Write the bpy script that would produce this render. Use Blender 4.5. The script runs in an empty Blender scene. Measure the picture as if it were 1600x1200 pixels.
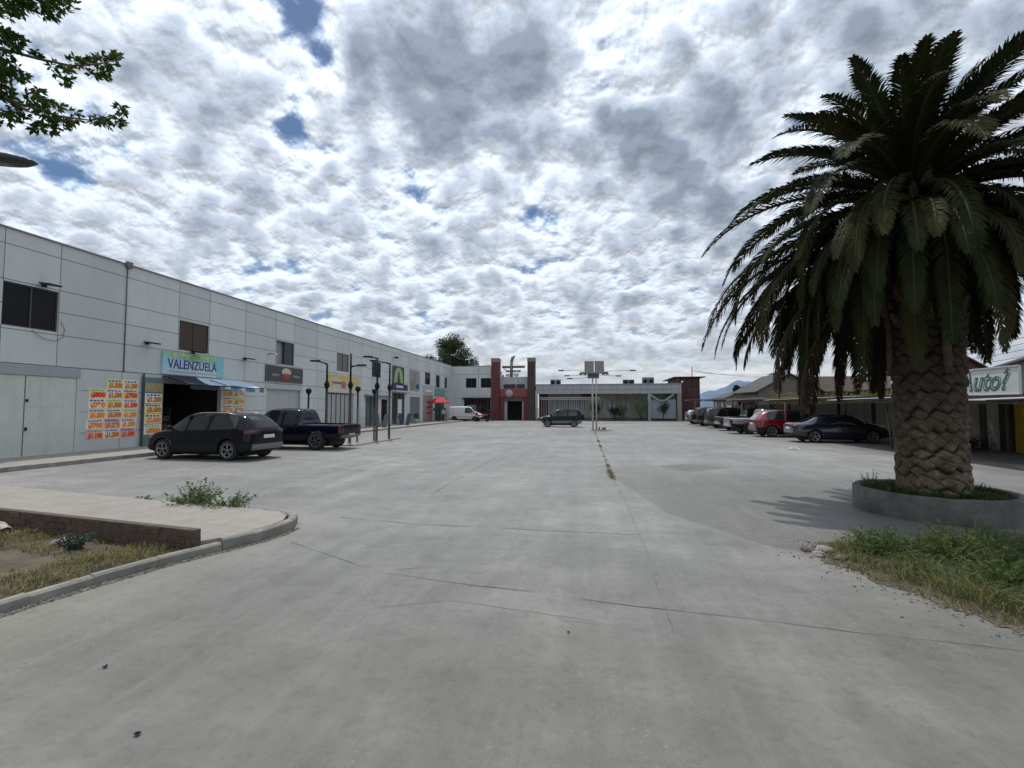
import bpy, bmesh, math, random
from math import radians as R, sin, cos, pi, tan, atan2, hypot
from mathutils import Vector, Matrix, noise as mnoise
from mathutils.bvhtree import BVHTree
random.seed(7)
S = bpy.context.scene
COL = S.collection

# ------------------------------------------------------------------ camera
cam_d = bpy.data.cameras.new('camera'); cam = bpy.data.objects.new('camera', cam_d); COL.objects.link(cam)
cam_d.sensor_width = 36; cam_d.lens = 36*740/1600; cam_d.clip_end = 6000; cam_d.clip_start = .05
PITCH, YAW = math.atan(37/740), math.atan(115/740)
cam.location = (0, 0, 1.8); cam.rotation_euler = (pi/2+PITCH, 0, YAW)
S.camera = cam
# ------------------------------------------------------------------ exposure, sun, sky
S.view_settings.view_transform = 'Standard'; S.view_settings.look = 'None'
S.view_settings.gamma = 1; S.view_settings.exposure = 0.0
S.view_settings.use_curve_mapping = False
SUN_EL, SUN_AZ = R(68), R(28)          # azimuth measured from +Y towards -X
sun_dir = Vector((-sin(SUN_AZ)*cos(SUN_EL), cos(SUN_AZ)*cos(SUN_EL), sin(SUN_EL)))
sd = bpy.data.lights.new('sun', 'SUN'); sd.energy = 2.5; sd.angle = R(0.8); sd.color = (1, .96, .90)
sun = bpy.data.objects.new('sun', sd); COL.objects.link(sun)
sun.rotation_euler = sun_dir.to_track_quat('Z', 'Y').to_euler()
W = bpy.data.worlds.new('World'); S.world = W; W.use_nodes = True

class NT:
    """small node helper"""
    def __init__(s, tree): s.t = tree; s.n = tree.nodes; s.l = tree.links
    def new(s, kind, **kw):
        n = s.n.new(kind)
        for k, v in kw.items(): setattr(n, k, v)
        return n
    def put(s, sock, v):
        if isinstance(v, bpy.types.NodeSocket): s.l.new(v, sock)
        elif v is not None: sock.default_value = v
    def math(s, op, a, b=None, c=None, clamp=False):
        n = s.new('ShaderNodeMath', operation=op, use_clamp=clamp)
        for i, v in enumerate((a, b, c)):
            if v is not None: s.put(n.inputs[i], v)
        return n.outputs[0]
    def vmath(s, op, a, b=None):
        n = s.new('ShaderNodeVectorMath', operation=op)
        s.put(n.inputs[0], a)
        if b is not None: s.put(n.inputs[1], b)
        return n.outputs['Value'] if op in ('DOT_PRODUCT', 'LENGTH', 'DISTANCE') else n.outputs[0]
    def noise(s, vec, scale, detail=4, rough=.5, dist=0, lac=2):
        n = s.new('ShaderNodeTexNoise'); s.put(n.inputs['Vector'], vec)
        for k, v in (('Scale', scale), ('Detail', detail), ('Roughness', rough), ('Distortion', dist), ('Lacunarity', lac)):
            n.inputs[k].default_value = v
        return n.outputs['Fac']
    def ramp(s, fac, stops, interp='LINEAR'):
        n = s.new('ShaderNodeValToRGB'); s.put(n.inputs[0], fac); cr = n.color_ramp; cr.interpolation = interp
        while len(cr.elements) < len(stops): cr.elements.new(.5)
        for e, (p, c) in zip(cr.elements, stops):
            e.position = p; e.color = (*c, 1) if len(c) == 3 else c
        return n.outputs[0]
    def mix(s, fac, a, b, blend='MIX'):
        n = s.new('ShaderNodeMix', data_type='RGBA', blend_type=blend)
        s.put(n.inputs[0], fac)
        s.put(n.inputs[6], a if not isinstance(a, tuple) else (*a, 1)[:4]); s.put(n.inputs[7], b if not isinstance(b, tuple) else (*b, 1)[:4])
        return n.outputs[2]
    def maprange(s, v, a, b, c=0, d=1, smooth=False):
        n = s.new('ShaderNodeMapRange'); n.clamp = True
        if smooth: n.interpolation_type = 'SMOOTHSTEP'
        s.put(n.inputs[0], v)
        for i, x in zip((1, 2, 3, 4), (a, b, c, d)): s.put(n.inputs[i], x)
        return n.outputs[0]

BREAKS = ((455, -5, .10, .12), (515, 60, .09, .16), (530, 110, .07, .09), (440, 195, .09, .14), (480, 165, .07, .08), (215, 215, .10, .10), (60, 190, .12, .08), (100, 265, .08, .08), (905, 140, .09, .13), (930, 50, .12, .12),
          (320, 270, .10, .08), (480, 270, .12, .09), (660, 320, .12, .06), (840, 320, .12, .05), (60, 110, .12, .05))
BANKS = ((640, 140, .18, .09), (720, 220, .15, .10), (800, 30, .22, .10), (860, 90, .12, .06), (240, 90, .2, .06), (440, 60, .08, .05), (1060, 240, .2, .08), (1250, 60, .3, .10), (950, 290, .14, .05), (150, 330, .25, .03), (1100, 350, .2, .05))
def SKYMUL(T, c):
    n = T.new('ShaderNodeVectorMath', operation='MULTIPLY'); T.l.new(c, n.inputs[0]); n.inputs[1].default_value = (.53, .64, .74); return n.outputs[0]
def build_world():
    T = NT(W.node_tree)
    for n in list(T.n): T.n.remove(n)
    out = T.new('ShaderNodeOutputWorld'); bg = T.new('ShaderNodeBackground'); T.l.new(bg.outputs[0], out.inputs[0])
    bg.inputs['Strength'].default_value = .1
    sky = T.new('ShaderNodeTexSky', sky_type='NISHITA'); sky.sun_disc = False
    sky.sun_elevation = SUN_EL; sky.sun_rotation = -SUN_AZ
    sky.air_density = 1.0; sky.dust_density = .8; sky.ozone_density = 1.6
    tc = T.new('ShaderNodeTexCoord').outputs['Generated']
    d = T.vmath('NORMALIZE', tc)
    sp = T.new('ShaderNodeSeparateXYZ'); T.l.new(d, sp.inputs[0])
    z = T.math('MAXIMUM', sp.outputs[2], 0.0)
    zc = T.math('ADD', z, .42)
    cb = T.new('ShaderNodeCombineXYZ')
    T.l.new(T.math('DIVIDE', sp.outputs[0], zc), cb.inputs[0]); T.l.new(T.math('DIVIDE', sp.outputs[1], zc), cb.inputs[1])
    p = cb.outputs[0]
    # gentle domain warp
    wn = T.new('ShaderNodeTexNoise'); T.l.new(p, wn.inputs['Vector']); wn.inputs['Scale'].default_value = 3.2; wn.inputs['Detail'].default_value = 4
    w = T.vmath('SUBTRACT', wn.outputs['Color'], (.5, .5, .5))
    ws = T.new('ShaderNodeVectorMath', operation='SCALE'); T.l.new(w, ws.inputs[0]); ws.inputs['Scale'].default_value = .05
    pw = T.vmath('ADD', p, ws.outputs[0])
    psun = (sun_dir.x/(sun_dir.z+.42), sun_dir.y/(sun_dir.z+.42), 0)
    tos = T.vmath('NORMALIZE', T.vmath('SUBTRACT', psun, p))
    def scaled(v, k):
        n = T.new('ShaderNodeVectorMath', operation='SCALE'); T.l.new(v, n.inputs[0]); n.inputs['Scale'].default_value = k; return n.outputs[0]
    big = T.noise(T.vmath('ADD', pw, (3.1, 7.4, 0)), 2.6, 3, .5)
    def puff(q, sc):      # rounded cauliflower cells
        v = T.new('ShaderNodeTexVoronoi', feature='SMOOTH_F1'); v.voronoi_dimensions = '2D'; T.l.new(q, v.inputs['Vector']); v.inputs['Scale'].default_value = sc; v.inputs['Smoothness'].default_value = .55; v.inputs['Detail'].default_value = 1.3; v.inputs['Roughness'].default_value = .5
        return T.math('SUBTRACT', .92, v.outputs['Distance'])
    def lumps(q): return T.math('ADD', T.math('MULTIPLY', T.noise(T.vmath('ADD', q, (11.3, 2.2, 0)), 8.4, 11, .62, 0), .60), T.math('MULTIPLY', puff(q, 10.5), .40))
    def lumps2(q): return T.noise(T.vmath('ADD', q, (1.3, 5.2, 3)), 22.0, 9, .64, 0)
    med, fine = lumps(pw), lumps2(pw)
    med2, fine2 = lumps(T.vmath('ADD', pw, scaled(tos, .026))), lumps2(T.vmath('ADD', pw, scaled(tos, .009)))
    th = T.math('ADD', T.math('MULTIPLY', big, .46), T.math('ADD', T.math('MULTIPLY', med, .48), T.math('MULTIPLY', fine, .24)))
    def gap(vec, r, amt):
        dd = T.vmath('DISTANCE', T.vmath('ADD', d, scaled(w, .30)), vec)
        return T.math('MULTIPLY', T.maprange(dd, r, 0, 0, 1, True), amt)
    def dirpx(px, py):
        x, y = (px-800)/740, (600-py)/740
        v = cam.rotation_euler.to_matrix() @ Vector((x, y, -1)); v.normalize(); return tuple(v)
    # breaks in the sheet, and its thick dark banks (directions in the sky)
    for px, py, r, a in BREAKS: th = T.math('SUBTRACT', th, gap(dirpx(px, py), r, a))
    for px, py, r, a in BANKS: th = T.math('ADD', th, gap(dirpx(px, py), r, a))
    cover = T.maprange(th, .355, .485, 0, 1, True)
    cc = T.ramp(th, [(.40, (.46, .55, .70)), (.47, (.56, .635, .74)), (.54, (.56, .61, .69)), (.62, (.40, .46, .55)), (.71, (.27, .32, .41))], 'EASE')
    # sunlit edges: density falling off toward the sun reads bright
    lit = T.math('ADD', T.math('MULTIPLY', T.math('SUBTRACT', med, med2), 4.6), T.math('MULTIPLY', T.math('SUBTRACT', fine, fine2), 4.2))
    lit = T.maprange(lit, -1.15, .75, 0, 1, True)
    thin = T.maprange(th, .72, .52, .35, 1)
    rel = T.math('ADD', .70, T.math('MULTIPLY', T.math('MULTIPLY', lit, thin), .88))
    c3 = T.new('ShaderNodeVectorMath', operation='SCALE'); T.l.new(cc, c3.inputs[0]); T.l.new(rel, c3.inputs['Scale'])
    sdot = T.vmath('DOT_PRODUCT', d, tuple(sun_dir))
    glow = T.maprange(sdot, .35, 1.0, .95, 1.35)
    c4 = T.new('ShaderNodeVectorMath', operation='SCALE'); T.l.new(c3.outputs[0], c4.inputs[0]); T.l.new(glow, c4.inputs['Scale'])
    # horizon veil: thin flat layers
    lay = T.new('ShaderNodeCombineXYZ'); T.l.new(T.math('MULTIPLY', sp.outputs[0], 2.4), lay.inputs[0]); T.l.new(T.math('MULTIPLY', sp.outputs[1], 2.4), lay.inputs[1]); T.l.new(T.math('MULTIPLY', z, 20), lay.inputs[2])
    ln = T.noise(lay.outputs[0], 1.6, 7, .6)
    veil = T.ramp(ln, [(.36, (.48, .54, .62)), (.5, (.68, .71, .74)), (.64, (.86, .86, .83))])
    vm = T.maprange(z, .03, .20, .85, 0, True)
    col = T.mix(cover, SKYMUL(T, sky.outputs[0]), scaled(c4.outputs[0], 10))
    col = T.mix(vm, col, scaled(veil, 9.6))
    T.l.new(col, bg.inputs['Color'])
build_world()

# ------------------------------------------------------------------ helpers
def tag(o, label=None, cat=None, group=None, kind=None):
    if label: o['label'] = label
    if cat: o['category'] = cat
    if group: o['group'] = group
    if kind: o['kind'] = kind
    return o
def empty(name, loc=(0, 0, 0), rz=0, **kw):
    o = bpy.data.objects.new(name, None); COL.objects.link(o); o.location = loc; o.rotation_euler = (0, 0, rz)
    o.empty_display_size = .2
    return tag(o, **kw)
def copy_tree(o, parent=None):
    c = o.copy(); COL.objects.link(c); c.parent = parent
    for ch in list(o.children): copy_tree(ch, c)
    return c
class MB:
    """collects geometry; build() links it as ONE mesh object"""
    def __init__(s): s.v = []; s.f = []; s.m = []; s.k = 0; s.smooth = []
    def add(s, vs, fs, k=None, sm=False):
        b = len(s.v); s.v += [tuple(v) for v in vs]
        for f in fs: s.f.append(tuple(i+b for i in f)); s.m.append(s.k if k is None else k); s.smooth.append(sm)
    def box(s, x0, x1, y0, y1, z0, z1, k=None, M=None):
        vs = [(x, y, z) for z in (z0, z1) for y in (y0, y1) for x in (x0, x1)]
        if M is not None: vs = [M @ Vector(v) for v in vs]
        s.add(vs, [(0, 2, 3, 1), (4, 5, 7, 6), (0, 1, 5, 4), (2, 6, 7, 3), (0, 4, 6, 2), (1, 3, 7, 5)], k); return s
    def tube(s, pts, rad, n=8, k=None, cap=True):
        pts = [Vector(p) for p in pts]; rs = rad if isinstance(rad, (list, tuple)) else [rad]*len(pts)
        rings = []; up0 = None
        for i, p in enumerate(pts):
            t = (pts[min(i+1, len(pts)-1)]-pts[max(i-1, 0)]).normalized()
            a = Vector((0, 0, 1)) if abs(t.z) < .95 else Vector((1, 0, 0))
            if up0 is not None: a = up0
            u = (a - t*a.dot(t)).normalized(); up0 = u; w = t.cross(u)
            rings.append([p+(u*cos(2*pi*j/n)+w*sin(2*pi*j/n))*rs[i] for j in range(n)])
        vs = [v for r in rings for v in r]; fs = []
        for i in range(len(pts)-1):
            for j in range(n): fs.append((i*n+j, i*n+(j+1) % n, (i+1)*n+(j+1) % n, (i+1)*n+j))
        if cap: fs += [tuple(range(n))[::-1], tuple((len(pts)-1)*n+j for j in range(n))]
        s.add(vs, fs, k, True); return s
    def lathe(s, prof, c=(0, 0, 0), n=24, axis='z', k=None, sm=True, M=None):
        vs = []; m = len(prof)
        for j in range(n):
            a = 2*pi*j/n
            for r, h in prof:
                if axis == 'z': v = (c[0]+r*cos(a), c[1]+r*sin(a), c[2]+h)
                else: v = (c[0]+r*cos(a), c[1]+h, c[2]+r*sin(a))
                vs.append(M @ Vector(v) if M is not None else v)
        fs = []
        for j in range(n):
            for i in range(m-1):
                a, b = j*m+i, ((j+1) % n)*m+i
                fs.append((a, b, b+1, a+1))
        s.add(vs, fs, k, sm); return s
    def prism(s, poly, z0, z1, k=None):
        n = len(poly); s.add([(x, y, z0) for x, y in poly]+[(x, y, z1) for x, y in poly],
              [tuple(range(n))[::-1], tuple(range(n, 2*n))]+[(i, (i+1) % n, n+(i+1) % n, n+i) for i in range(n)], k); return s
    def build(s, name, mats, parent=None, loc=None):
        me = bpy.data.meshes.new(name); me.from_pydata(s.v, [], s.f)
        if not isinstance(mats, (list, tuple)): mats = [mats]
        for m in mats: me.materials.append(m)
        me.polygons.foreach_set('material_index', [min(k, len(mats)-1) for k in s.m])
        me.polygons.foreach_set('use_smooth', s.smooth); me.update()
        o = bpy.data.objects.new(name, me); COL.objects.link(o)
        if parent: o.parent = parent
        if loc: o.location = loc
        return o
def fix_normals(o):
    bm = bmesh.new(); bm.from_mesh(o.data); bmesh.ops.recalc_face_normals(bm, faces=bm.faces); bm.to_mesh(o.data); bm.free(); return o

MATS = {}
def mat(name, col, rough=.6, metal=0, var=0, vscale=2, bump=0, bscale=30, spec=None, streak=0, coat=0, alpha=None, trans=0, dirt=None, transl=0):
    if name in MATS: return MATS[name]
    m = bpy.data.materials.new(name); m.use_nodes = True; MATS[name] = m
    T = NT(m.node_tree); b = T.n['Principled BSDF']
    b.inputs['Roughness'].default_value = rough; b.inputs['Metallic'].default_value = metal
    if spec is not None: b.inputs['Specular IOR Level'].default_value = spec
    if coat: b.inputs['Coat Weight'].default_value = coat; b.inputs['Coat Roughness'].default_value = .06
    if trans: b.inputs['Transmission Weight'].default_value = trans
    c = (*col, 1); src = None
    geo = T.new('ShaderNodeNewGeometry').outputs['Position'] if (var or bump or streak or dirt) else None
    if var:
        n = T.noise(geo, vscale, 6, .6)
        src = T.mix(T.maprange(n, .3, .7), tuple(x*(1-var) for x in col), tuple(min(1, x*(1+var)) for x in col))
    if streak:
        mp = T.vmath('MULTIPLY', geo, (1.6, 1.6, .12)); n = T.noise(mp, 1.5, 5, .6)
        src = T.mix(T.math('MULTIPLY', T.maprange(n, .45, .8), streak), src if src else c, tuple(x*.5 for x in col))
    if dirt:
        sp = T.new('ShaderNodeSeparateXYZ'); T.l.new(geo, sp.inputs[0])
        n = T.noise(geo, 1.8, 6, .6)
        f = T.maprange(T.math('SUBTRACT', sp.outputs[2], T.math('MULTIPLY', n, dirt*1.6)), -dirt*.4, dirt*.5, .55, 0)
        src = T.mix(f, src if src else c, (.16, .14, .115))
    if src: T.l.new(src, b.inputs['Base Color'])
    else: b.inputs['Base Color'].default_value = c
    if bump:
        n = T.noise(geo, bscale, 6, .65); bp = T.new('ShaderNodeBump'); bp.inputs['Strength'].default_value = bump; bp.inputs['Distance'].default_value = .02
        T.l.new(n, bp.inputs['Height']); T.l.new(bp.outputs[0], b.inputs['Normal'])
    if transl:
        tr = T.new('ShaderNodeBsdfTranslucent'); mx = T.new('ShaderNodeMixShader'); mx.inputs[0].default_value = transl
        if src: T.l.new(src, tr.inputs[0])
        else: tr.inputs[0].default_value = c
        o = T.n['Material Output']; T.l.new(b.outputs[0], mx.inputs[1]); T.l.new(tr.outputs[0], mx.inputs[2]); T.l.new(mx.outputs[0], o.inputs[0])
    return m

def text(name, s, size, m, M, parent=None, width=None, ext=.004, shear=0, bold=0, res=2, align='CENTER'):
    """lettering turned into a mesh; M places its local x/y plane"""
    cu = bpy.data.curves.new(name, 'FONT'); cu.body = s; cu.size = size; cu.extrude = ext; cu.shear = shear; cu.offset = bold; cu.resolution_u = res
    cu.align_x = align; cu.align_y = 'CENTER'
    t = bpy.data.objects.new(name, cu); COL.objects.link(t)
    dg = bpy.context.evaluated_depsgraph_get(); me = bpy.data.meshes.new_from_object(t.evaluated_get(dg))
    bpy.data.objects.remove(t); bpy.data.curves.remove(cu)
    if width and len(me.vertices):
        xs = [v.co.x for v in me.vertices]; w = max(xs)-min(xs)
        for v in me.vertices: v.co.x *= width/w
    me.transform(M); me.materials.clear(); me.materials.append(m)
    o = bpy.data.objects.new(name, me); COL.objects.link(o)
    if parent: o.parent = parent
    return o
# local plane -> faces +X (for the left wall) : text x runs towards +Y, text y up
def onwall(x, y, z): return Matrix(((0, 0, 1, x), (1, 0, 0, y), (0, 1, 0, z), (0, 0, 0, 1)))
# faces -X: text x runs towards -Y
def onright(x, y, z): return Matrix(((0, 0, -1, x), (-1, 0, 0, y), (0, 1, 0, z), (0, 0, 0, 1)))
# faces -Y
def onfar(x, y, z): return Matrix(((1, 0, 0, x), (0, 0, -1, y), (0, 1, 0, z), (0, 0, 0, 1)))

# ------------------------------------------------------------------ materials
white = mat('white_paint', (.75, .75, .73), .5, var=.05)
panel_m = mat('composite_panel', (.56, .58, .565), .55, var=.06, vscale=.35, streak=.14, spec=.35)
joint_m = mat('panel_joint', (.15, .165, .17), .6)
dark_m = mat('dark_metal', (.012, .013, .017), .6, var=.2, spec=.25)
black_m = mat('black_plastic', (.009, .009, .010), .6, spec=.3)
interior_m = mat('shop_interior', (.05, .048, .045), .8, var=.3)
glass_m = mat('window_glass', (.014, .016, .019), .08, spec=.35)
frame_m = mat('window_frame', (.045, .045, .05), .4)
shutter_m = mat('shutter_metal', (.42, .43, .42), .5, var=.08, streak=.4)
conc_m = mat('concrete', (.31, .305, .29), .9, var=.16, vscale=2.2, bump=.5, bscale=24)
kerb_m = mat('kerb_concrete', (.25, .24, .215), .9, var=.32, vscale=3, bump=.6, bscale=30)
planter_m = mat('planter_concrete', (.11, .105, .098), .92, var=.5, vscale=2.6, bump=.6, bscale=22)
brick_m = mat('brick', (.095, .062, .046), .9, var=.35, vscale=9, bump=.8, bscale=18)
soil_m = mat('soil', (.098, .078, .054), 1, var=.5, vscale=2.4, bump=1, bscale=16)
red_m = mat('red_paint', (.15, .028, .032), .6, var=.15)
fabred_m = mat('red_fabric', (.62, .07, .09), .8, transl=.25)

# ------------------------------------------------------------------ ground
def ground_material():
    m = bpy.data.materials.new('concrete_yard'); m.use_nodes = True; T = NT(m.node_tree); b = T.n['Principled BSDF']
    g = T.new('ShaderNodeNewGeometry').outputs['Position']
    big = T.noise(g, .16, 5, .55, .4)
    mid = T.noise(g, .9, 8, .62, .3)
    rot = T.new('ShaderNodeMapping'); T.l.new(g, rot.inputs['Vector']); rot.inputs['Rotation'].default_value = (0, 0, R(24)); rot.inputs['Scale'].default_value = (2.2, .22, 1)
    st = T.noise(rot.outputs[0], .9, 6, .6, .15)
    rot2 = T.new('ShaderNodeMapping'); T.l.new(g, rot2.inputs['Vector']); rot2.inputs['Rotation'].default_value = (0, 0, R(-3)); rot2.inputs['Scale'].default_value = (.25, 2.6, 1)
    st2 = T.noise(rot2.outputs[0], .7, 6, .65, .3)
    fine = T.noise(g, 14, 8, .7)
    v = T.math('ADD', T.math('MULTIPLY', big, .34), T.math('ADD', T.math('MULTIPLY', mid, .26), T.math('ADD', T.math('MULTIPLY', st, .20), T.math('ADD', T.math('MULTIPLY', st2, .14), T.math('MULTIPLY', fine, .10)))))
    c = T.ramp(v, [(.36, (.122, .122, .113)), (.455, (.172, .171, .161)), (.53, (.215, .213, .201)), (.62, (.30, .293, .276))])
    sp = T.new('ShaderNodeSeparateXYZ'); T.l.new(g, sp.inputs[0]); X, Y = sp.outputs[0], sp.outputs[1]
    # older, darker pour to the right of the long joint near the drain; paler strip along the weedy joint
    def line(x0, k, y0): return T.math('ADD', x0, T.math('MULTIPLY', T.math('SUBTRACT', y0, Y), k))
    bound = T.math('MAXIMUM', T.math('MAXIMUM', line(.64, .173, 12.7), line(1.35, .517, 8.59)), line(2.28, 1.24, 6.79))
    ax = T.math('SUBTRACT', X, bound)
    e = T.math('MULTIPLY', T.maprange(ax, -.03, .05), T.math('MULTIPLY', T.maprange(Y, 5.6, 6.2), T.maprange(Y, 15.5, 11.5)))
    c = T.mix(T.math('MULTIPLY', e, .62), c, (.128, .124, .112))
    # dark ring stain of an old drain cover
    dd = T.vmath('DISTANCE', T.vmath('ADD', g, (0, 0, 0)), (3.1, 15.1, 0))
    stain = T.maprange(T.math('ADD', dd, T.math('MULTIPLY', mid, .5)), .95, 1.25, .55, 0, True)
    c = T.mix(stain, c, (.085, .083, .078))
    # dust gathered along the kerb and at the right hand verge
    dl = T.maprange(T.math('ADD', X, T.math('MULTIPLY', mid, .8)), -4.1, -3.2, .55, 0, True)
    dl = T.math('MULTIPLY', dl, T.maprange(Y, 8.0, 7.0, 0, 1))
    c = T.mix(dl, c, (.27, .25, .215))
    # oil spots and grit
    vor = T.new('ShaderNodeTexVoronoi'); T.l.new(g, vor.inputs['Vector']); vor.inputs['Scale'].default_value = 1.1
    sel = T.math('GREATER_THAN', T.noise(g, .35, 2), .54)
    spot = T.math('MULTIPLY', T.maprange(T.math('ADD', vor.outputs['Distance'], T.math('MULTIPLY', fine, .06)), .05, .075, .65, 0), sel)
    c = T.mix(spot, c, (.09, .088, .08))
    v2 = T.new('ShaderNodeTexVoronoi'); T.l.new(g, v2.inputs['Vector']); v2.inputs['Scale'].default_value = 20
    pale = T.math('MULTIPLY', T.maprange(v2.outputs['Distance'], .10, .17, .7, 0), T.maprange(T.noise(g, 1.1, 4, .6), .50, .66))
    c = T.mix(pale, c, (.34, .335, .31))
    v3 = T.new('ShaderNodeTexVoronoi'); T.l.new(T.vmath('ADD', g, (3, 5, 0)), v3.inputs['Vector']); v3.inputs['Scale'].default_value = 30
    dk = T.math('MULTIPLY', T.maprange(v3.outputs['Distance'], .12, .2, .6, 0), T.maprange(T.noise(T.vmath('ADD', g, (9, 9, 0)), .8, 4, .6), .48, .64))
    c = T.mix(dk, c, (.11, .108, .10))
    # base colour darkens and warms gradually towards the camera end of the yard
    near_tone = T.maprange(T.math('ADD', Y, T.math('MULTIPLY', T.math('SUBTRACT', mid, .5), 3)), 8.5, 2.6, 0, 1, True)
    c = T.mix(near_tone, c, T.mix(1, c, (.74, .745, .70), 'MULTIPLY'))
    mot = T.noise(g, 2.6, 9, .72, .2); c = T.mix(.55, c, T.mix(1, c, T.ramp(mot, [(.34, (.72, .72, .71)), (.5, (1, 1, 1)), (.68, (1.0, 1.0, 1.0))]), 'MULTIPLY'))
    grit = T.noise(g, 10, 9, .78); c = T.mix(.8, c, T.mix(1, c, T.ramp(grit, [(.38, (.80, .80, .79)), (.5, (1, 1, 1)), (.62, (1.0, 1.0, 1.0))]), 'MULTIPLY'))
    fleck = T.noise(T.vmath('ADD', g, (4, 8, 0)), 26, 5, .7); c = T.mix(T.math('MULTIPLY', T.maprange(fleck, .60, .68, 0, .55), T.maprange(T.noise(g, .55, 3, .6), .44, .6)), c, (.36, .355, .33))
    wst = T.noise(rot.outputs[0], 2.4, 8, .7, .1); c = T.mix(T.maprange(wst, .52, .72, 0, .26), c, (.27, .267, .25))
    T.l.new(c, b.inputs['Base Color']); b.inputs['Roughness'].default_value = .62; b.inputs['Specular IOR Level'].default_value = .45
    h = T.math('ADD', T.noise(g, 38, 6, .7), T.math('MULTIPLY', mid, 1.2))
    bp = T.new('ShaderNodeBump'); bp.inputs['Strength'].default_value = .5; bp.inputs['Distance'].default_value = .012
    T.l.new(h, bp.inputs['Height']); T.l.new(bp.outputs[0], b.inputs['Normal'])
    return m
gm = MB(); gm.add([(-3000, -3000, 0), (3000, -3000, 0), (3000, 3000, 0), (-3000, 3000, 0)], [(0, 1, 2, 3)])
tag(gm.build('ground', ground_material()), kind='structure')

def ribbon(pts, w, jit, name, m, z=.004, seed=1):
    """thin crack or joint lying on the yard"""
    rnd = random.Random(seed); P = []
    for (x0, y0), (x1, y1) in zip(pts[:-1], pts[1:]):
        n = max(2, int(hypot(x1-x0, y1-y0)/.12))
        for i in range(n): P.append((x0+(x1-x0)*i/n, y0+(y1-y0)*i/n))
    P.append(pts[-1]); b = MB(); vs = []
    for i, (x, y) in enumerate(P):
        x2, y2 = P[min(i+1, len(P)-1)]; x1, y1 = P[max(i-1, 0)]; L = hypot(x2-x1, y2-y1) or 1
        nx, ny = -(y2-y1)/L, (x2-x1)/L
        o = (mnoise.noise(Vector((x*1.1, y*1.1, seed)))*.6+mnoise.noise(Vector((x*5, y*5, seed)))*.25)*jit
        ww = w*max(.06, .55+1.5*mnoise.noise(Vector((x*1.7, y*1.7, seed+9))))
        vs += [(x+nx*(o+ww/2), y+ny*(o+ww/2), z), (x+nx*(o-ww/2), y+ny*(o-ww/2), z)]
    b.add(vs, [(2*i, 2*i+1, 2*i+3, 2*i+2) for i in range(len(P)-1)])
    return tag(b.build(name, m), kind='structure')
crack_m = mat('joint_dirt', (.125, .122, .112), 1, var=.4, vscale=6)
ribbon([(-3.9, 5.9), (-2.2, 4.99), (.13, 4.57), (1.6, 4.35), (3.3, 4.1)], .011, .06, 'pavement_joint', crack_m, seed=1)
ribbon([(-4.0, 7.35), (-2.72, 7.13), (-.43, 7.03), (.75, 7.0)], .018, .06, 'pavement_joint', crack_m, seed=2)
ribbon([(.66, 12.7), (.75, 8.5), (.72, 5.54), (.66, 3.4)], .008, .05, 'pavement_joint', crack_m, seed=3)
ribbon([(.66, 12.7), (.66, 20), (.68, 38)], .10, .10, 'pavement_joint', crack_m, seed=4)
ribbon([(.75, 8.9), (1.35, 8.6), (2.3, 6.8), (2.85, 6.33)], .008, .03, 'pavement_joint', crack_m, z=.006, seed=5)
for i, yy in enumerate((12.7, 17.5, 22.6, 28, 34, 41, 48)):
    ribbon([(-11.5 if yy > 15 else -7, yy+.1), (.6, yy), (9.5, yy-.1)], .009+.002*i, .05, 'pavement_joint', crack_m, z=.005, seed=20+i)
for i, xx in enumerate((-3.2, -7.1, 4.6, 8.3)):
    ribbon([(xx, 9.5 if xx < 3 else 12), (xx, 50)], .014, .05, 'pavement_joint', crack_m, z=.0045, seed=40+i)
ribbon([(-2.1, 5.1), (-1.6, 5.3), (-.9, 5.75), (-.4, 5.9)], .006, .2, 'pavement_crack', crack_m, seed=6)
ribbon([(-2.2, 4.0), (-1.2, 4.35), (.2, 4.1), (-.2, 4.15)], .005, .12, 'pavement_crack', crack_m, seed=8)

# ------------------------------------------------------------------ left pavement, kerbs, bed
side_m = mat('sidewalk_paving', (.30, .282, .25), .9, var=.14, vscale=2.5, bump=.5, bscale=26, dirt=None)
s = MB(); s.box(-19.19, -16.15, -6, 66.3, -.2, .12); tag(s.build('sidewalk', side_m), kind='structure')
s = MB()
for i in range(70):
    y = -6+i*1.0; s.box(-16.147, -16.0, y+.008, y+.992, -.2, .13+.004*sin(i*3))
tag(s.build('sidewalk_kerb', kerb_m), kind='structure')

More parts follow.
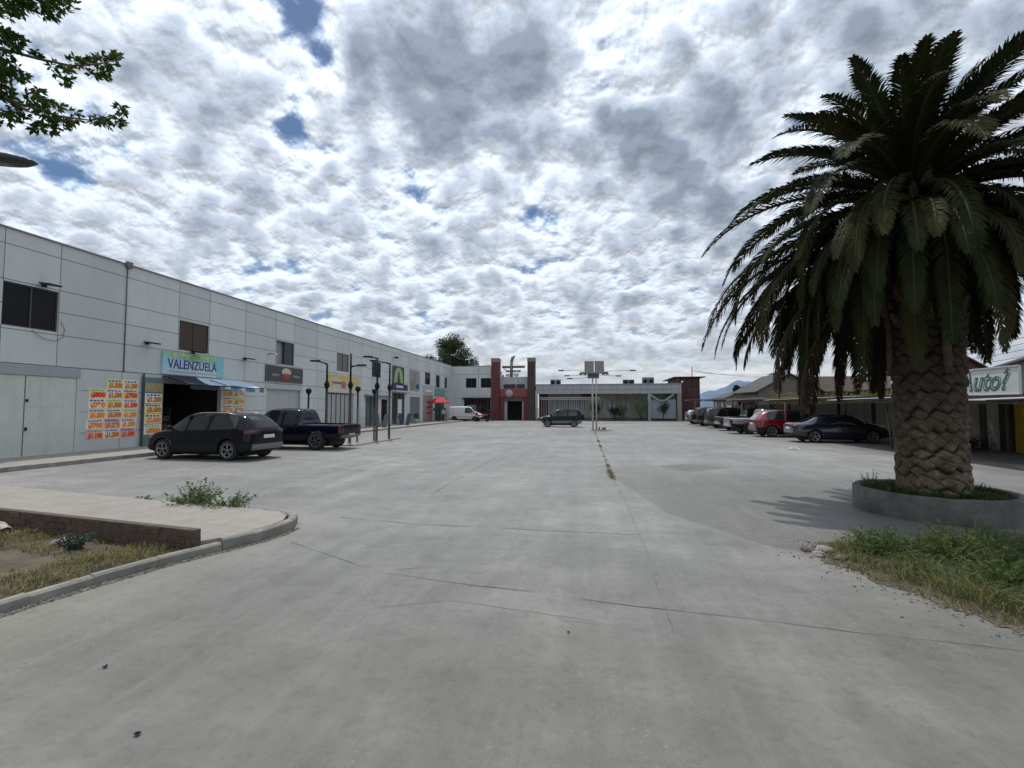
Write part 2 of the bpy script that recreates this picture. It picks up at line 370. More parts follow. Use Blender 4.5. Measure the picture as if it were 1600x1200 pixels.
def walkway_material():
    m = bpy.data.materials.new('walkway_tiles'); m.use_nodes = True; T = NT(m.node_tree); b = T.n['Principled BSDF']
    g = T.new('ShaderNodeNewGeometry').outputs['Position']
    mp = T.new('ShaderNodeMapping'); T.l.new(g, mp.inputs['Vector']); mp.inputs['Rotation'].default_value = (0, 0, R(9))
    br = T.new('ShaderNodeTexBrick'); T.l.new(mp.outputs[0], br.inputs['Vector']); br.inputs['Scale'].default_value = 2.5; br.offset = 0
    br.inputs['Brick Width'].default_value = 1; br.inputs['Row Height'].default_value = 1; br.inputs['Mortar Size'].default_value = .018
    br.inputs['Color1'].default_value = (.30, .275, .24, 1); br.inputs['Color2'].default_value = (.265, .243, .213, 1); br.inputs['Mortar'].default_value = (.18, .162, .14, 1)
    n = T.noise(g, 1.6, 7, .65)
    c = T.mix(T.maprange(n, .35, .68), br.outputs[0], (.33, .31, .275))
    n2 = T.noise(g, 9, 6, .7); c = T.mix(T.maprange(n2, .48, .72, 0, .6), c, (.22, .195, .17)); c = T.mix(T.maprange(T.noise(g, 3.1, 8, .7), .52, .7, 0, .5), c, (.30, .235, .205))
    T.l.new(c, b.inputs['Base Color']); b.inputs['Roughness'].default_value = .92
    bp = T.new('ShaderNodeBump'); bp.inputs['Strength'].default_value = .5; bp.inputs['Distance'].default_value = .015
    T.l.new(T.noise(g, 30, 6, .7), bp.inputs['Height']); T.l.new(bp.outputs[0], b.inputs['Normal'])
    return m
# raised walkway ending in a rounded nose at the yard
WZ = .14
poly = [(-16.0, 9.2), (-12.46, 8.47), (-9.27, 7.82), (-6.91, 7.38), (-5.3, 7.12), (-4.86, 7.02), (-4.60, 6.82), (-4.44, 6.50), (-4.42, 6.2), (-4.50, 5.83), (-4.66, 5.47), (-4.80, 5.25), (-4.90, 5.40), (-8.90, 6.05), (-16.0, 7.19)]
s = MB(); s.prism(poly[::-1], -.2, WZ); fix_normals(tag(s.build('walkway', walkway_material()), kind='structure'))
# kerb blocks round the nose and down beside the bed
def kerb_run(pts, w, z1, name, seed=0, seg=1.0):
    rnd = random.Random(seed); b = MB(); P = [Vector((x, y, 0)) for x, y in pts]; out = []
    for a, c in zip(P[:-1], P[1:]):
        L = (c-a).length; n = max(1, round(L/seg)); t = (c-a)/L; nr = Vector((t.y, -t.x, 0))
        for i in range(n):
            p = a+t*(L*i/n+.001); q = a+t*(L*(i+1)/n-.001); h = z1+rnd.uniform(-.005, .005); o = rnd.uniform(-.003, .003)
            bev = .022
            vs = []
            for e in (p, q):
                for off, zz in ((0, -.2), (w, -.2), (w, h-bev), (w-bev, h), (bev, h), (0, h-bev)):
                    vs.append(e+nr*(off+o)+Vector((0, 0, zz)))
            b.add(vs, [(0, 1, 2, 3, 4, 5)[::-1], (6, 7, 8, 9, 10, 11)]+[(j, (j+1) % 6, 6+(j+1) % 6, 6+j) for j in range(6)])
    return fix_normals(tag(b.build(name, kerb_m), kind='structure'))
kerb_run([(-5.25, 7.24), (-4.80, 7.14), (-4.48, 6.92), (-4.32, 6.60), (-4.30, 6.2), (-4.38, 5.80), (-4.54, 5.44)], .115, .145, 'walkway_kerb', 3, 3)
kerb_run([(-4.545, 5.43), (-4.64, 5.2), (-4.79, 4.78), (-4.94, 4.19), (-5.03, 3.69), (-5.08, 3.2), (-5.2, 0), (-5.3, -4)], .11, .10, 'bed_kerb', 5, 3)
# brick retaining wall on the bed side
def brick_wall():
    b = MB(); a = Vector((-4.73, 5.30, 0)); c = Vector((-16, 7.12, 0)); t = (c-a).normalized(); L = (c-a).length; nr = Vector((t.y, -t.x, 0)); nr = nr if nr.y < 0 else -nr
    rnd = random.Random(4)
    for row in range(5):
        z0 = -.12+row*.083; x = -(row % 2)*.14
        while x < L:
            l = .28; th = .10+rnd.uniform(-.006, .006); p = a+t*max(0, x+.006); q = a+t*min(L, x+l-.006)
            vs = [e+nr*o+Vector((0, 0, zz)) for zz in (z0, z0+.074) for e, o in ((p, 0), (q, 0), (q, th), (p, th))]
            if (q-p).length > .02: b.add(vs, [(0, 1, 2, 3)[::-1], (4, 5, 6, 7), (0, 1, 5, 4), (1, 2, 6, 5), (2, 3, 7, 6), (3, 0, 4, 7)])
            x += l
    vs = [e+nr*o+Vector((0, 0, zz)) for zz in (-.1, .300) for e, o in ((a+t*.004, .0), (a+t*L, .0), (a+t*L, .094), (a+t*.004, .094))]
    b.add(vs, [(0, 1, 2, 3)[::-1], (4, 5, 6, 7), (0, 1, 5, 4), (1, 2, 6, 5), (2, 3, 7, 6), (3, 0, 4, 7)], 1)
    o = b.build('brick_wall', [brick_m, mat('mortar', (.10, .08, .066), .95, var=.3, vscale=7, bump=.6)]); fix_normals(o)
    return tag(o, 'low dark red brick retaining wall between walkway and dry earth bed', 'wall')
brick_wall()
def bumpy(poly_fn, x0, x1, y0, y1, st, zf, name, m):
    """height field clipped to a region"""
    b = MB(); nx = int((x1-x0)/st)+1; ny = int((y1-y0)/st)+1; idx = {}
    for j in range(ny):
        for i in range(nx):
            x, y = x0+i*st, y0+j*st; idx[i, j] = len(b.v); b.v.append((x, y, zf(x, y)))
    for j in range(ny-1):
        for i in range(nx-1):
            if poly_fn(x0+(i+.5)*st, y0+(j+.5)*st): b.f.append((idx[i, j], idx[i+1, j], idx[i+1, j+1], idx[i, j+1])); b.m.append(0); b.smooth.append(True)
    return tag(b.build(name, m), kind='structure')
def kerb_x(y):
    pts = [(5.3, -4.72), (4.78, -4.90), (4.19, -5.05), (3.69, -5.14), (3.2, -5.19), (0, -5.31), (-4, -5.41)]
    for (ya, xa), (yb, xb) in zip(pts[:-1], pts[1:]):
        if y >= yb: return xa+(xb-xa)*(ya-y)/(ya-yb)
    return -5.41
def bed_in(x, y):
    if y > 5.30+(-4.73-x)*.1615-.0: return False
    return x < kerb_x(y)+.02 and x > -16 and y > -4
def bed_z(x, y): return .03+.03*mnoise.noise(Vector((x*1.3, y*1.3, 0)))+.018*mnoise.noise(Vector((x*6, y*6, 3)))
bumpy(bed_in, -16, -4.4, -4, 7.6, .08, bed_z, 'soil_bed', soil_m)
# verge at the right
vpoly = [(2.78, 6.42), (3.05, 6.95), (4.04, 7.12), (5.71, 7.36), (9, 7.9), (14, 8.6), (14, 2), (6.0, 2.4), (4.4, 3.5), (3.95, 3.95), (3.45, 4.5), (3.2, 5.0), (2.95, 5.6), (2.8, 6.1)]
def inpoly(x, y, P):
    c = False; n = len(P)
    for i in range(n):
        x1, y1 = P[i]; x2, y2 = P[(i+1) % n]
        if (y1 > y) != (y2 > y) and x < (x2-x1)*(y-y1)/(y2-y1)+x1: c = not c
    return c
def verge_in(x, y): 
    o = .10*mnoise.noise(Vector((x*3, y*3, 7))); return inpoly(x+o, y+o, vpoly)
def verge_z(x, y): 
    dm = 9
    for i in range(len(vpoly)):
        (x1, y1), (x2, y2) = vpoly[i], vpoly[(i+1) % len(vpoly)]; L2 = (x2-x1)**2+(y2-y1)**2; t = max(0, min(1, ((x-x1)*(x2-x1)+(y-y1)*(y2-y1))/L2)); dm = min(dm, hypot(x-x1-t*(x2-x1), y-y1-t*(y2-y1)))
    k = max(0, min(1, (dm-.12)/.5)) if inpoly(x, y, vpoly) else 0
    return .007+k*(.045+.03*mnoise.noise(Vector((x*1.5, y*1.5, 5))))+.003*mnoise.noise(Vector((x*8, y*8, 5)))
bumpy(verge_in, 2.5, 14, 1.9, 8.8, .06, verge_z, 'verge_soil', soil_m)
rub_m = mat('verge_dust', (.40, .38, .34), .95, var=.25, vscale=5, bump=.8, bscale=20)
s = MB(); s.prism([(10.4, 12.3), (20.5, 14.3), (21, 19.5), (13.2, 17.2)], -.1, .012); fix_normals(tag(s.build('dirt_path', mat('dirt_track', (.30, .26, .21), .95, var=.25, vscale=2, bump=.8, bscale=16)), kind='structure'))

# ------------------------------------------------------------------ grass and weeds
def leafmat(name, col, var=.35, transl=.3, vs=7): return mat(name, col, .75, var=var, vscale=vs, transl=transl, spec=.14)
g_green = leafmat('grass_green', (.10, .14, .04)); g_dry = leafmat('grass_dry', (.27, .22, .11)); g_dark = leafmat('grass_dark', (.03, .055, .02))
w_green = leafmat('weed_green', (.095, .145, .055)); w_grey = leafmat('weed_grey_green', (.085, .11, .065))
def blade(b, x, y, z, h, w, lean, az, k, rnd, bend=.5):
    dx, dy = cos(az), sin(az); px, py = -dy*w/2, dx*w/2
    p1 = (x+dx*lean*.35*h, y+dy*lean*.35*h, z+h*.55); p2 = (x+dx*lean*h, y+dy*lean*h, z+h*(1-bend*lean*.6))
    b.add([(x-px, y-py, z), (x+px, y+py, z), (p1[0]+px*.8, p1[1]+py*.8, p1[2]), (p1[0]-px*.8, p1[1]-py*.8, p1[2]), p2], [(0, 1, 2, 3), (3, 2, 4)], k)
def grass(name, region, n, zf, hfun, kfun, label, mats, bbox, seed=1, w=.012):
    rnd = random.Random(seed); b = MB(); c = 0
    while c < n:
        x, y = rnd.uniform(bbox[0], bbox[1]), rnd.uniform(bbox[2], bbox[3])
        if not region(x, y): continue
        h = hfun(x, y, rnd)
        if h <= 0: c += .2; continue
        blade(b, x, y, zf(x, y)-.01, h, w*rnd.uniform(.6, 1.3), rnd.uniform(.2, 1.5), rnd.uniform(0, 6.28), kfun(x, y, rnd), rnd); c += 1
    return tag(b.build(name, mats), label, 'grass', kind='stuff')
def clump(x, y, s, sc): return mnoise.noise(Vector((x*sc, y*sc, s)))
def vh(x, y, r):
    c = clump(x, y, 2, 1.1)+.5*clump(x, y, 3, 3)
    edge = inpoly(x-.22, y+.03, vpoly) and inpoly(x-.1, y-.22, vpoly)
    if not edge: return r.uniform(.02, .10) if r.random() < .8 else 0
    h = (.20+.24*max(-.3, c))*r.uniform(.5, 1.3)
    return h if c > -.35 or r.random() < .3 else .05
def vk(x, y, r):
    inner = inpoly(x-.5, y, vpoly) and inpoly(x-.3, y-.55, vpoly)
    c = clump(x, y, 6, 1.6)
    if not inner: return 1 if r.random() < .38 else 0
    return 0 if r.random() < .75+.4*c else (1 if r.random() < .2 else 2)
def near_v(x, y): return inpoly(x, y, vpoly) and x < 9.5
grass('verge_grass', near_v, 42000, verge_z, vh, vk, 'tangled green and straw coloured weeds filling the verge at the right', [g_green, g_dry, w_grey], (2.7, 9.5, 2.2, 8), 3, .008)
# broad fluffy weeds in the verge
def leafball(b, cx, cy, cz, rx, rz, n, k, rnd, ls=.03):
    for _ in range(n):
        u, v, rr = rnd.uniform(0, 6.28), rnd.uniform(-1, 1), rnd.random()**.45
        q = math.sqrt(1-v*v); x, y, z = cx+rx*rr*q*cos(u), cy+rx*rr*q*sin(u), cz+rz*rr*v
        leaf(b, Vector((x, y, z)), rnd, ls*rnd.uniform(.6, 1.4), k)
def leaf(b, p, rnd, L, k, asp=.4, d=None):
    if d is None: d = Vector((rnd.uniform(-1, 1), rnd.uniform(-1, 1), rnd.uniform(-.6, .9))).normalized()
    a = Vector((rnd.uniform(-1, 1), rnd.uniform(-1, 1), rnd.uniform(-1, 1))); sd_ = d.cross(a)
    if sd_.length < 1e-3: sd_ = Vector((1, 0, 0))
    sd_.normalize(); q = p+d*L*.5
    b.add([p, q+sd_*L*asp/2, p+d*L, q-sd_*L*asp/2], [(0, 1, 2, 3)], k)
def weed(name, x, y, z, r, h, nst, label, m, seed, ls=.05, group=None, cat='weed'):
    """bushy weed: stems that fork, with leaves up them"""
    rnd = random.Random(seed); b = MB()
    for i in range(nst):
        az = rnd.uniform(0, 6.28); ln = rnd.uniform(.2, 1); hh = h*rnd.uniform(.5, 1.1)*(1-.35*ln)
        pts = []; 
        for t in range(6):
            f = t/5; pts.append(Vector((x+cos(az)*r*ln*f**.8, y+sin(az)*r*ln*f**.8, z+hh*f*(1-.15*f*ln))))
        b.tube(pts, [.005, .004, .004, .003, .002, .001], 3, 1, False)
        for t in range(int(26*hh/.35)+8):
            f = rnd.uniform(.12, 1); k = min(4, int(f*5)); p = pts[k].lerp(pts[k+1], f*5-k)
            leaf(b, p, rnd, ls*rnd.uniform(.6, 1.3)*(1.2-.5*f), 0, .42)
    return tag(b.build(name, [m, mat('weed_stem', (.16, .15, .08), .8)]), label, cat, group)
weed('weed', -6.75, 7.45, .0, .55, .60, 48, 'tall bushy green weed at the far edge of the walkway', w_green, 1, .06)
weed('weed', -6.05, 7.35, .0, .55, .46, 44, 'spreading leafy weed growing beside the tall bushy one, nearer the nose of the walkway', w_green, 2, .055)
weed('weed', -7.45, 7.62, .0, .30, .17, 22, 'low flat weed left of the tall bushy weed', w_green, 3, .05)
weed('weed', -8.2, 7.78, .0, .32, .18, 24, 'smallest low weed, furthest left along the walkway edge', w_green, 4, .05)
weed('weed', -6.25, 5.05, .04, .22, .32, 26, 'dark grey green weed in the dry bed beside white litter', mat('weed_dark', (.05, .075, .055), .8, var=.3, vscale=8, transl=.2), 5, .05)
for i, (x, y, s_) in enumerate(((4.2, 6.3, 1), (4.9, 5.7, 1.15), (5.6, 6.4, 1), (4.0, 5.35, .8), (3.5, 6.35, .8), (6.3, 5.6, 1.1), (5.1, 4.7, .9))):
    weed('weed', x, y, .06, .62*s_, .46*s_, 60, ['feathery weed', 'bright feathery weed', 'grey green feathery weed'][i % 3]+[' in the middle of the verge', ' left of the verge middle, nearer the yard', ' behind, below the palm planter', ' at the bare yard edge of the verge', ' by the stones at the verge tip', ' in the shade at the right of the verge', ' at the near end of the verge'][i],
         [g_green, w_green, w_grey][i % 3], 60+i, .05, 'weeds in the verge')
def bed_h(x, y, r):
    c = clump(x, y, 21, 1.2)+.4*clump(x, y, 22, 4); near = (kerb_x(y)-x) < .9; wallside = y > 5.3+(-4.73-x)*.1613-.75
    t = .15 if (near or wallside) else -.28
    if c+t < .0: return 0
    return r.uniform(.02, .10)*(1+max(0, c+t))
grass('bed_grass', bed_in, 14000, bed_z, bed_h, lambda x, y, r: 1 if r.random() < .62 else (0 if r.random() < .7 else 2), 'patchy dry grass over the earth bed at the left', [g_green, g_dry, w_grey], (-11, -4.4, 3, 7), 9, .008)
def debris(pts, w, name, m, seed, n, label):
    rnd = random.Random(seed); b = MB(); segs = list(zip(pts[:-1], pts[1:])); tot = sum(hypot(c[0]-a[0], c[1]-a[1]) for a, c in segs)
    for a, c in segs:
        L = hypot(c[0]-a[0], c[1]-a[1]); nx, ny = (c[1]-a[1])/L, -(c[0]-a[0])/L
        for _ in range(int(n*L/tot)):
            f, o = rnd.random(), abs(rnd.gauss(0, w*.5))*rnd.choice((.4, 1, 1, 2.2)); x, y = a[0]+(c[0]-a[0])*f-nx*o, a[1]+(c[1]-a[1])*f-ny*o; r = rnd.uniform(.004, .018)*rnd.choice((.6, .8, 1.2)); h = r*rnd.uniform(.4, .9); q = rnd.uniform(0, 2); k = rnd.randint(0, 2)
            P = [(x+r*cos(q+j*1.57)*rnd.uniform(.7, 1.2), y+r*sin(q+j*1.57)*rnd.uniform(.7, 1.2), 0) for j in range(4)]; T_ = [(x+(u-x)*.6, y+(v-y)*.6, h) for u, v, _z in P]
            b.add(P+T_, [(4, 5, 6, 7), (0, 1, 5, 4), (1, 2, 6, 5), (2, 3, 7, 6), (3, 0, 4, 7)], k)
    return tag(b.build(name, m), label, 'debris', kind='stuff')
deb = [mat('crumb_brown', (.13, .09, .07), 1), mat('crumb_pale', (.27, .245, .20), 1), mat('crumb_grey', (.17, .16, .145), 1)]
debris([(-5.0, 3.0), (-4.93, 3.69), (-4.84, 4.19), (-4.69, 4.78), (-4.53, 5.2), (-4.28, 5.80), (-4.20, 6.2), (-4.22, 6.6)], .16, 'kerb_debris', deb, 3, 3400, 'crumbs of earth and broken kerb along the foot of the left kerb')
debris([(3.55, 4.45), (3.26, 5.0), (3.0, 5.6), (2.85, 6.2), (2.85, 6.6), (3.1, 7.02)], .22, 'verge_debris', deb, 4, 800, 'crumbs and dust along the bare edge of the right verge')
# weeds in the long joint
for i, (y, n, sp_) in enumerate(((12.75, 26, .55), (13.6, 22, .5), (15.0, 10, .4), (22.5, 16, .6), (26, 16, 1.0), (34, 8, .8))):
    rnd = random.Random(i+70); b = MB()
    for _ in range(n*8):
        xx, yy = .66+rnd.gauss(0, .035), y+rnd.gauss(0, sp_*.5); blade(b, xx, yy, 0, rnd.uniform(.02, .08), .012, rnd.uniform(.3, 1), rnd.uniform(0, 6.28), 0 if rnd.random() < .6 else 1, rnd)
    tag(b.build('joint_weed', [g_green, g_dry]), ['clump of small weeds at the near end of the long yard joint', 'second tuft of weeds in the yard joint just past the nearest', 'thin weeds in the yard joint, third tuft along', 'tuft of weeds half way along the yard joint', 'sparse weeds in the joint before the lamp mast', 'last few weeds in the joint, by the foot of the lamp mast'][i], 'weed', 'weeds in the yard joint', 'stuff')
# litter and stones
def rock(name, x, y, z, r, m, label, cat, seed, fl=.6, group=None):
    bm = bmesh.new(); bmesh.ops.create_icosphere(bm, subdivisions=2, radius=r)
    for v in bm.verts:
        n = mnoise.noise(v.co/r*1.3+Vector((seed, 0, 0)))*.35+mnoise.noise(v.co/r*3+Vector((seed, 5, 0)))*.12; v.co *= 1+n; v.co.z *= fl
    me = bpy.data.meshes.new(name); bm.to_mesh(me); bm.free(); me.materials.append(m)
    o = bpy.data.objects.new(name, me); COL.objects.link(o); o.location = (x, y, z+r*fl*.5); return tag(o, label, cat, group)
stone_m = mat('painted_stone', (.27, .255, .23), .9, var=.25, vscale=10, bump=.6)
brown_m = mat('brown_stone', (.13, .10, .08), .9, var=.3, vscale=10, bump=.6)
rock('stone', 2.78, 6.35, 0, .07, stone_m, 'whitish stone at the very tip of the verge', 'stone', 1, group='stones at the verge tip')
rock('stone', 2.93, 6.55, 0, .09, stone_m, 'largest pale stone on the verge tip, nearest the weeds', 'stone', 2, group='stones at the verge tip')
rock('stone', 2.72, 6.55, 0, .06, brown_m, 'small brown stone behind the pale verge stones', 'stone', 3, group='stones at the verge tip')
rock('stone', 2.97, 6.22, 0, .07, brown_m, 'brown stone nearest the camera at the verge tip', 'stone', 4, group='stones at the verge tip')
for i, (x, y, r) in enumerate(((11.1, 12.75, .16), (11.7, 12.7, .2), (12.3, 12.9, .13), (13.1, 13.3, .12))):
    rock('stone', x, y, 0, r, stone_m, ['pale stone half behind the planter', 'biggest pale stone behind the planter', 'small pale stone at the dirt path', 'rightmost pale stone on the dirt path'][i], 'stone', 10+i, group='stones behind the planter')
bag_m = mat('plastic_bag', (.72, .72, .70), .4, transl=.3)
def crumple(name, x, y, z, s_, label, m, seed, cat='litter'):
    b = MB(); n = 9
    for j in range(n):
        for i in range(n):
            u, v = i/(n-1)-.5, j/(n-1)-.5; d_ = Vector((u*3, v*3, seed))
            b.v.append((x+s_*(u+.2*mnoise.noise(d_)), y+s_*(v+.2*mnoise.noise(d_+Vector((9, 0, 0)))), z+.01+s_*max(0, .25*(1-2.4*(u*u+v*v))+.35*mnoise.noise(d_*1.7))))
    for j in range(n-1):
        for i in range(n-1): b.f.append((j*n+i, j*n+i+1, (j+1)*n+i+1, (j+1)*n+i)); b.m.append(0); b.smooth.append(False)
    return tag(b.build(name, m), label, cat)
crumple('plastic_bag', -6.75, 5.28, .05, .18, 'white crumpled plastic bag in the bed by the dark weed', bag_m, 2)
crumple('cardboard_scrap', -8.25, 5.55, .05, .34, 'cream crumpled scrap in the bed at the left edge of view', mat('card_scrap', (.55, .52, .42), .8), 5)
crumple('paper_scrap', 8.8, 22.0, .0, .35, 'small white paper scrap on the yard in front of the dark sedan', bag_m, 8)
crumple('paper_scrap', -2.45, 2.35, .0, .028, 'tiny dark scrap lying on the yard at the lower left', black_m, 9)
crumple('paper_scrap', -3.3, 2.9, .0, .028, 'dark leaf scrap on the yard near the left edge', black_m, 11)
crumple('paper_scrap', -.15, 3.9, .0, .02, 'dark speck of litter in the middle of the yard', black_m, 12)

# ------------------------------------------------------------------ buildings
def wall_grid(b, u0, u1, z0, z1, ops, place, th, k=0, xu=(), xz=(), tones=None):
    """wall sheet with real openings; place(u, z, depth) -> point; depth>0 goes into the building"""
    us = sorted({u0, u1, *xu, *[o[0] for o in ops], *[o[1] for o in ops]}); zs = sorted({z0, z1, *xz, *[o[2] for o in ops], *[o[3] for o in ops]})
    us = [u for u in us if u0 <= u <= u1]; zs = [z for z in zs if z0 <= z <= z1]
    for ua, ub in zip(us[:-1], us[1:]):
        for za, zb in zip(zs[:-1], zs[1:]):
            cu, cz = (ua+ub)/2, (za+zb)/2
            if any(o[0] < cu < o[1] and o[2] < cz < o[3] for o in ops): continue
            b.add([place(ua, za, 0), place(ub, za, 0), place(ub, zb, 0), place(ua, zb, 0)], [(0, 1, 2, 3)], k)
            if tones is not None: tones[len(b.f)-1] = math.sin((sum(cu > q for q in xu)*7+sum(cz > q for q in xz))*12.9898+1.3)
    for a, c, d, e in ops:
        q = [(a, d), (c, d), (c, e), (a, e)]
        for i in range(4):
            (ua, za), (ub, zb) = q[i], q[(i+1) % 4]
            b.add([place(ua, za, 0), place(ub, zb, 0), place(ub, zb, th), place(ua, za, th)], [(0, 1, 2, 3)], k)
def pbox(b, place, u0, u1, z0, z1, d0, d1, k=None):
    """box in wall coordinates"""
    vs = [place(u, z, d) for d in (d0, d1) for z in (z0, z1) for u in (u0, u1)]
    b.add(vs, [(0, 2, 3, 1), (4, 5, 7, 6), (0, 1, 5, 4), (2, 6, 7, 3), (0, 4, 6, 2), (1, 3, 7, 5)], k)
LX = -19.19
def PL(u, z, d): return (LX-d, u, z)
def window(parent, place, op, mul=1, glass=None, frame=None, depth=.10, open_leaf=False):
    a, c, d, e = op; b = MB(); f = .045
    for x0, x1, z0, z1 in ((a, c, d, d+f), (a, c, e-f, e), (a, a+f, d+f, e-f), (c-f, c, d+f, e-f)): pbox(b, place, x0, x1, z0, z1, depth-.03, depth+.03)
    for i in range(mul): 
        m = a+(c-a)*(i+1)/(mul+1); pbox(b, place, m-f*.6, m+f*.6, d+f, e-f, depth-.035, depth+.028)
    w = fix_normals(b.build('window', frame or frame_m, parent))
    g = MB(); x1 = c-f if not open_leaf else (a+c)/2
    pbox(g, place, a+f*.9 if not open_leaf else (a+c)/2, c-f*.9, d+f*.9, e-f*.9, depth-.006, depth+.006); fix_normals(g.build('pane', glass or glass_m, w))
    return w
ZJ = [7.33, 6.13, 5.32, 4.47, 3.31]
VJ = [-1.5, 1.6, 4.2, 6.9, 9.6, 12.83, 14.55, 17.1, 19.75, 21.62, 24.24, 26.95, 28.85, 31.6, 34.35, 36.25, 38.5, 40.5, 42.4, 44.9, 47.5, 49.3, 52.3, 54.9, 56.9, 58.7, 60.9, 62.9]
wins = [(5.0, 6.9, 4.57, 6.06), (12.83, 14.53, 4.57, 6.06), (19.8, 21.6, 4.57, 6.0), (27.0, 28.82, 4.57, 6.06), (34.38, 36.22, 4.7, 6.1), (40.5, 42.4, 4.62, 6.04), (54.9, 56.85, 4.65, 6.15), (59.2, 60.75, 4.45, 6.05), (63.0, 64.2, 4.5, 6.0)]
doors = [(8.9, 15.3, .12, 2.93), (18.95, 22.55, .12, 3.25), (26.15, 29.7, .12, 2.97), (33.05, 37.15, .12, 2.95), (39.3, 41.9, .12, 2.8), (42.6, 44.1, .12, 2.6), (45.1, 48.5, .12, 3.3), (50.0, 53.3, .12, 3.0), (55.6, 57.4, .12, 2.6), (58.8, 62.9, .12, 2.9)]
lb = empty('grey_panel_building', (LX, 31, 0), label='long two storey building clad in grey panels along the left side of the yard', cat='building')
def lbp(o): o.parent = lb; o.matrix_parent_inverse = Matrix.Translation((-LX, -31, 0)); return o
TN = {}; b = MB(); wall_grid(b, -6, 66.38, 0, 7.85, wins+doors, PL, .22, xu=VJ, xz=[z for z in ZJ], tones=TN)
def clipped(u0, u1, z0, z1, horiz):
    """joint strip, skipping the openings"""
    cuts = []
    for a, c, d, e in wins+doors:
        if horiz and d-.01 < (z0+z1)/2 < e+.01: cuts.append((a, c))
        if not horiz and a-.01 < (u0+u1)/2 < c+.01: cuts.append((d, e))
    lo, hi = (u0, u1) if horiz else (z0, z1); segs = []
    for c0, c1 in sorted(cuts):
        if c1 <= lo or c0 >= hi: continue
        if c0 > lo: segs.append((lo, c0))
        lo = max(lo, c1)
    if lo < hi: segs.append((lo, hi))
    for s0, s1 in segs:
        if horiz: pbox(b, PL, s0, s1, z0, z1, -.004, .004, 1)
        else: pbox(b, PL, u0, u1, s0, s1, -.0035, .004, 1)
for z in ZJ[:-1]: clipped(-6, 66.2, z-.013, z+.013, True)
clipped(-6, 66.2, 3.29, 3.33, True)
for i, v in enumerate(VJ):
    ztop = 7.82; clipped(v-.011, v+.011, 3.33 if i % 2 == 0 or v in (14.55,) else (3.33), ztop, False)
for z in (2.46, 1.63, .82):
    for a, c in ((15.45, 18.95), (22.55, 26.1), (29.75, 33), (37.2, 39.3)): clipped(a, c, z-.011, z+.011, True)
for v in (17.05, 24.3, 31.3, 38.2, 49.2, 54.3): clipped(v-.01, v+.01, .12, 3.29, False)
wallo = lbp(b.build('wall', [panel_m, joint_m]))
ta = wallo.data.attributes.new('tone', 'FLOAT', 'FACE'); ta.data.foreach_set('value', [TN.get(i, 0) for i in range(len(wallo.data.polygons))])
_T = NT(panel_m.node_tree); _b = _T.n['Principled BSDF']; _src = _b.inputs['Base Color'].links[0].from_socket
_at = _T.new('ShaderNodeAttribute'); _at.attribute_name = 'tone'; _v = _T.new('ShaderNodeVectorMath', operation='SCALE'); _T.l.new(_src, _v.inputs[0])
_T.l.new(_T.math('ADD', 1, _T.math('MULTIPLY', _at.outputs['Fac'], .055)), _v.inputs['Scale']); _T.l.new(_v.outputs[0], _b.inputs['Base Color'])
b = MB(); b.box(-31, LX-.24, -6, 18.1, 0, 7.7); b.box(-31, LX-.24, 23.4, 66.3, 0, 7.7); b.box(-31, LX-.24, 18.1, 23.4, 3.8, 7.7); b.box(-31, LX-4.5, 18.1, 23.4, 0, 3.8)
lbp(b.build('roof', mat('roof_sheet', (.3, .3, .3), .7)))
b = MB(); pbox(b, PL, -6, 66.34, 7.85, 7.90, -.06, .3); lbp(fix_normals(b.build('parapet_cap', mat('parapet_cap', (.20, .215, .235), .5))))
pane_br = mat('brown_blind', (.075, .052, .036), .5, spec=.2); pane_dk = mat('dark_pane', (.012, .012, .014), .35, spec=.15)
for i, w in enumerate(wins): lbp(window(lb, PL, w, 1, [pane_dk, pane_dk, pane_br, glass_m, mat('beige_blind', (.13, .115, .10), .4), pane_dk, glass_m, pane_dk, glass_m][i], None, .07, i == 3))
# recesses: dark rooms behind the doors (part of the wall), each closure a part of its own
b = MB()
for a, c, d, e in (doors[1],):
    pbox(b, PL, a-.8, c+.8, .10, e+.25, 4.3, 4.4); 
    b.add([PL(a-.8, .125, .22), PL(c+.8, .125, .22), PL(c+.8, .125, 4.3), PL(a-.8, .125, 4.3)], [(0, 1, 2, 3)]); b.add([PL(a-.8, e+.1, .225), PL(c+.8, e+.1, .225), PL(c+.8, e+.1, 4.3), PL(a-.8, e+.1, 4.3)], [(0, 1, 2, 3)])
    b.add([PL(a-.8, .12, .22), PL(a-.8, .12, 4.3), PL(a-.8, e+.1, 4.3), PL(a-.8, e+.1, .22)], [(0, 1, 2, 3)]); b.add([PL(c+.8, .12, .22), PL(c+.8, .12, 4.3), PL(c+.8, e+.1, 4.3), PL(c+.8, e+.1, .22)], [(0, 1, 2, 3)])
lbp(b.build('shop_room', interior_m))
door_m = mat('steel_door', (.58, .60, .545), .55, var=.06, streak=.3)
a, c, d, e = doors[0]; b = MB()
for u0, u1 in ((8.9, 11.0), (11.03, 13.62), (13.65, 15.3)): pbox(b, PL, u0, u1-.012, d, e-.01, .02, .07)
for z in (.95, 1.85): pbox(b, PL, 13.65, 15.28, z-.015, z+.015, .012, .02)
dr = lbp(fix_normals(b.build('double_door', door_m))); 
b = MB(); pbox(b, PL, 13.66, 13.72, 1.0, 1.12, -.02, .02); h = b.build('handle', dark_m); fix_normals(h); h.parent = dr
b = MB(); pbox(b, PL, 13.66, 13.72, 2.0, 2.1, -.02, .02); h = b.build('handle', dark_m); fix_normals(h); h.parent = dr
b = MB(); pbox(b, PL, 8.8, 15.4, 2.94, 3.27, -.03, .0); lbp(fix_normals(b.build('door_lintel', mat('lintel_grey', (.36, .375, .385), .6, streak=.3))))
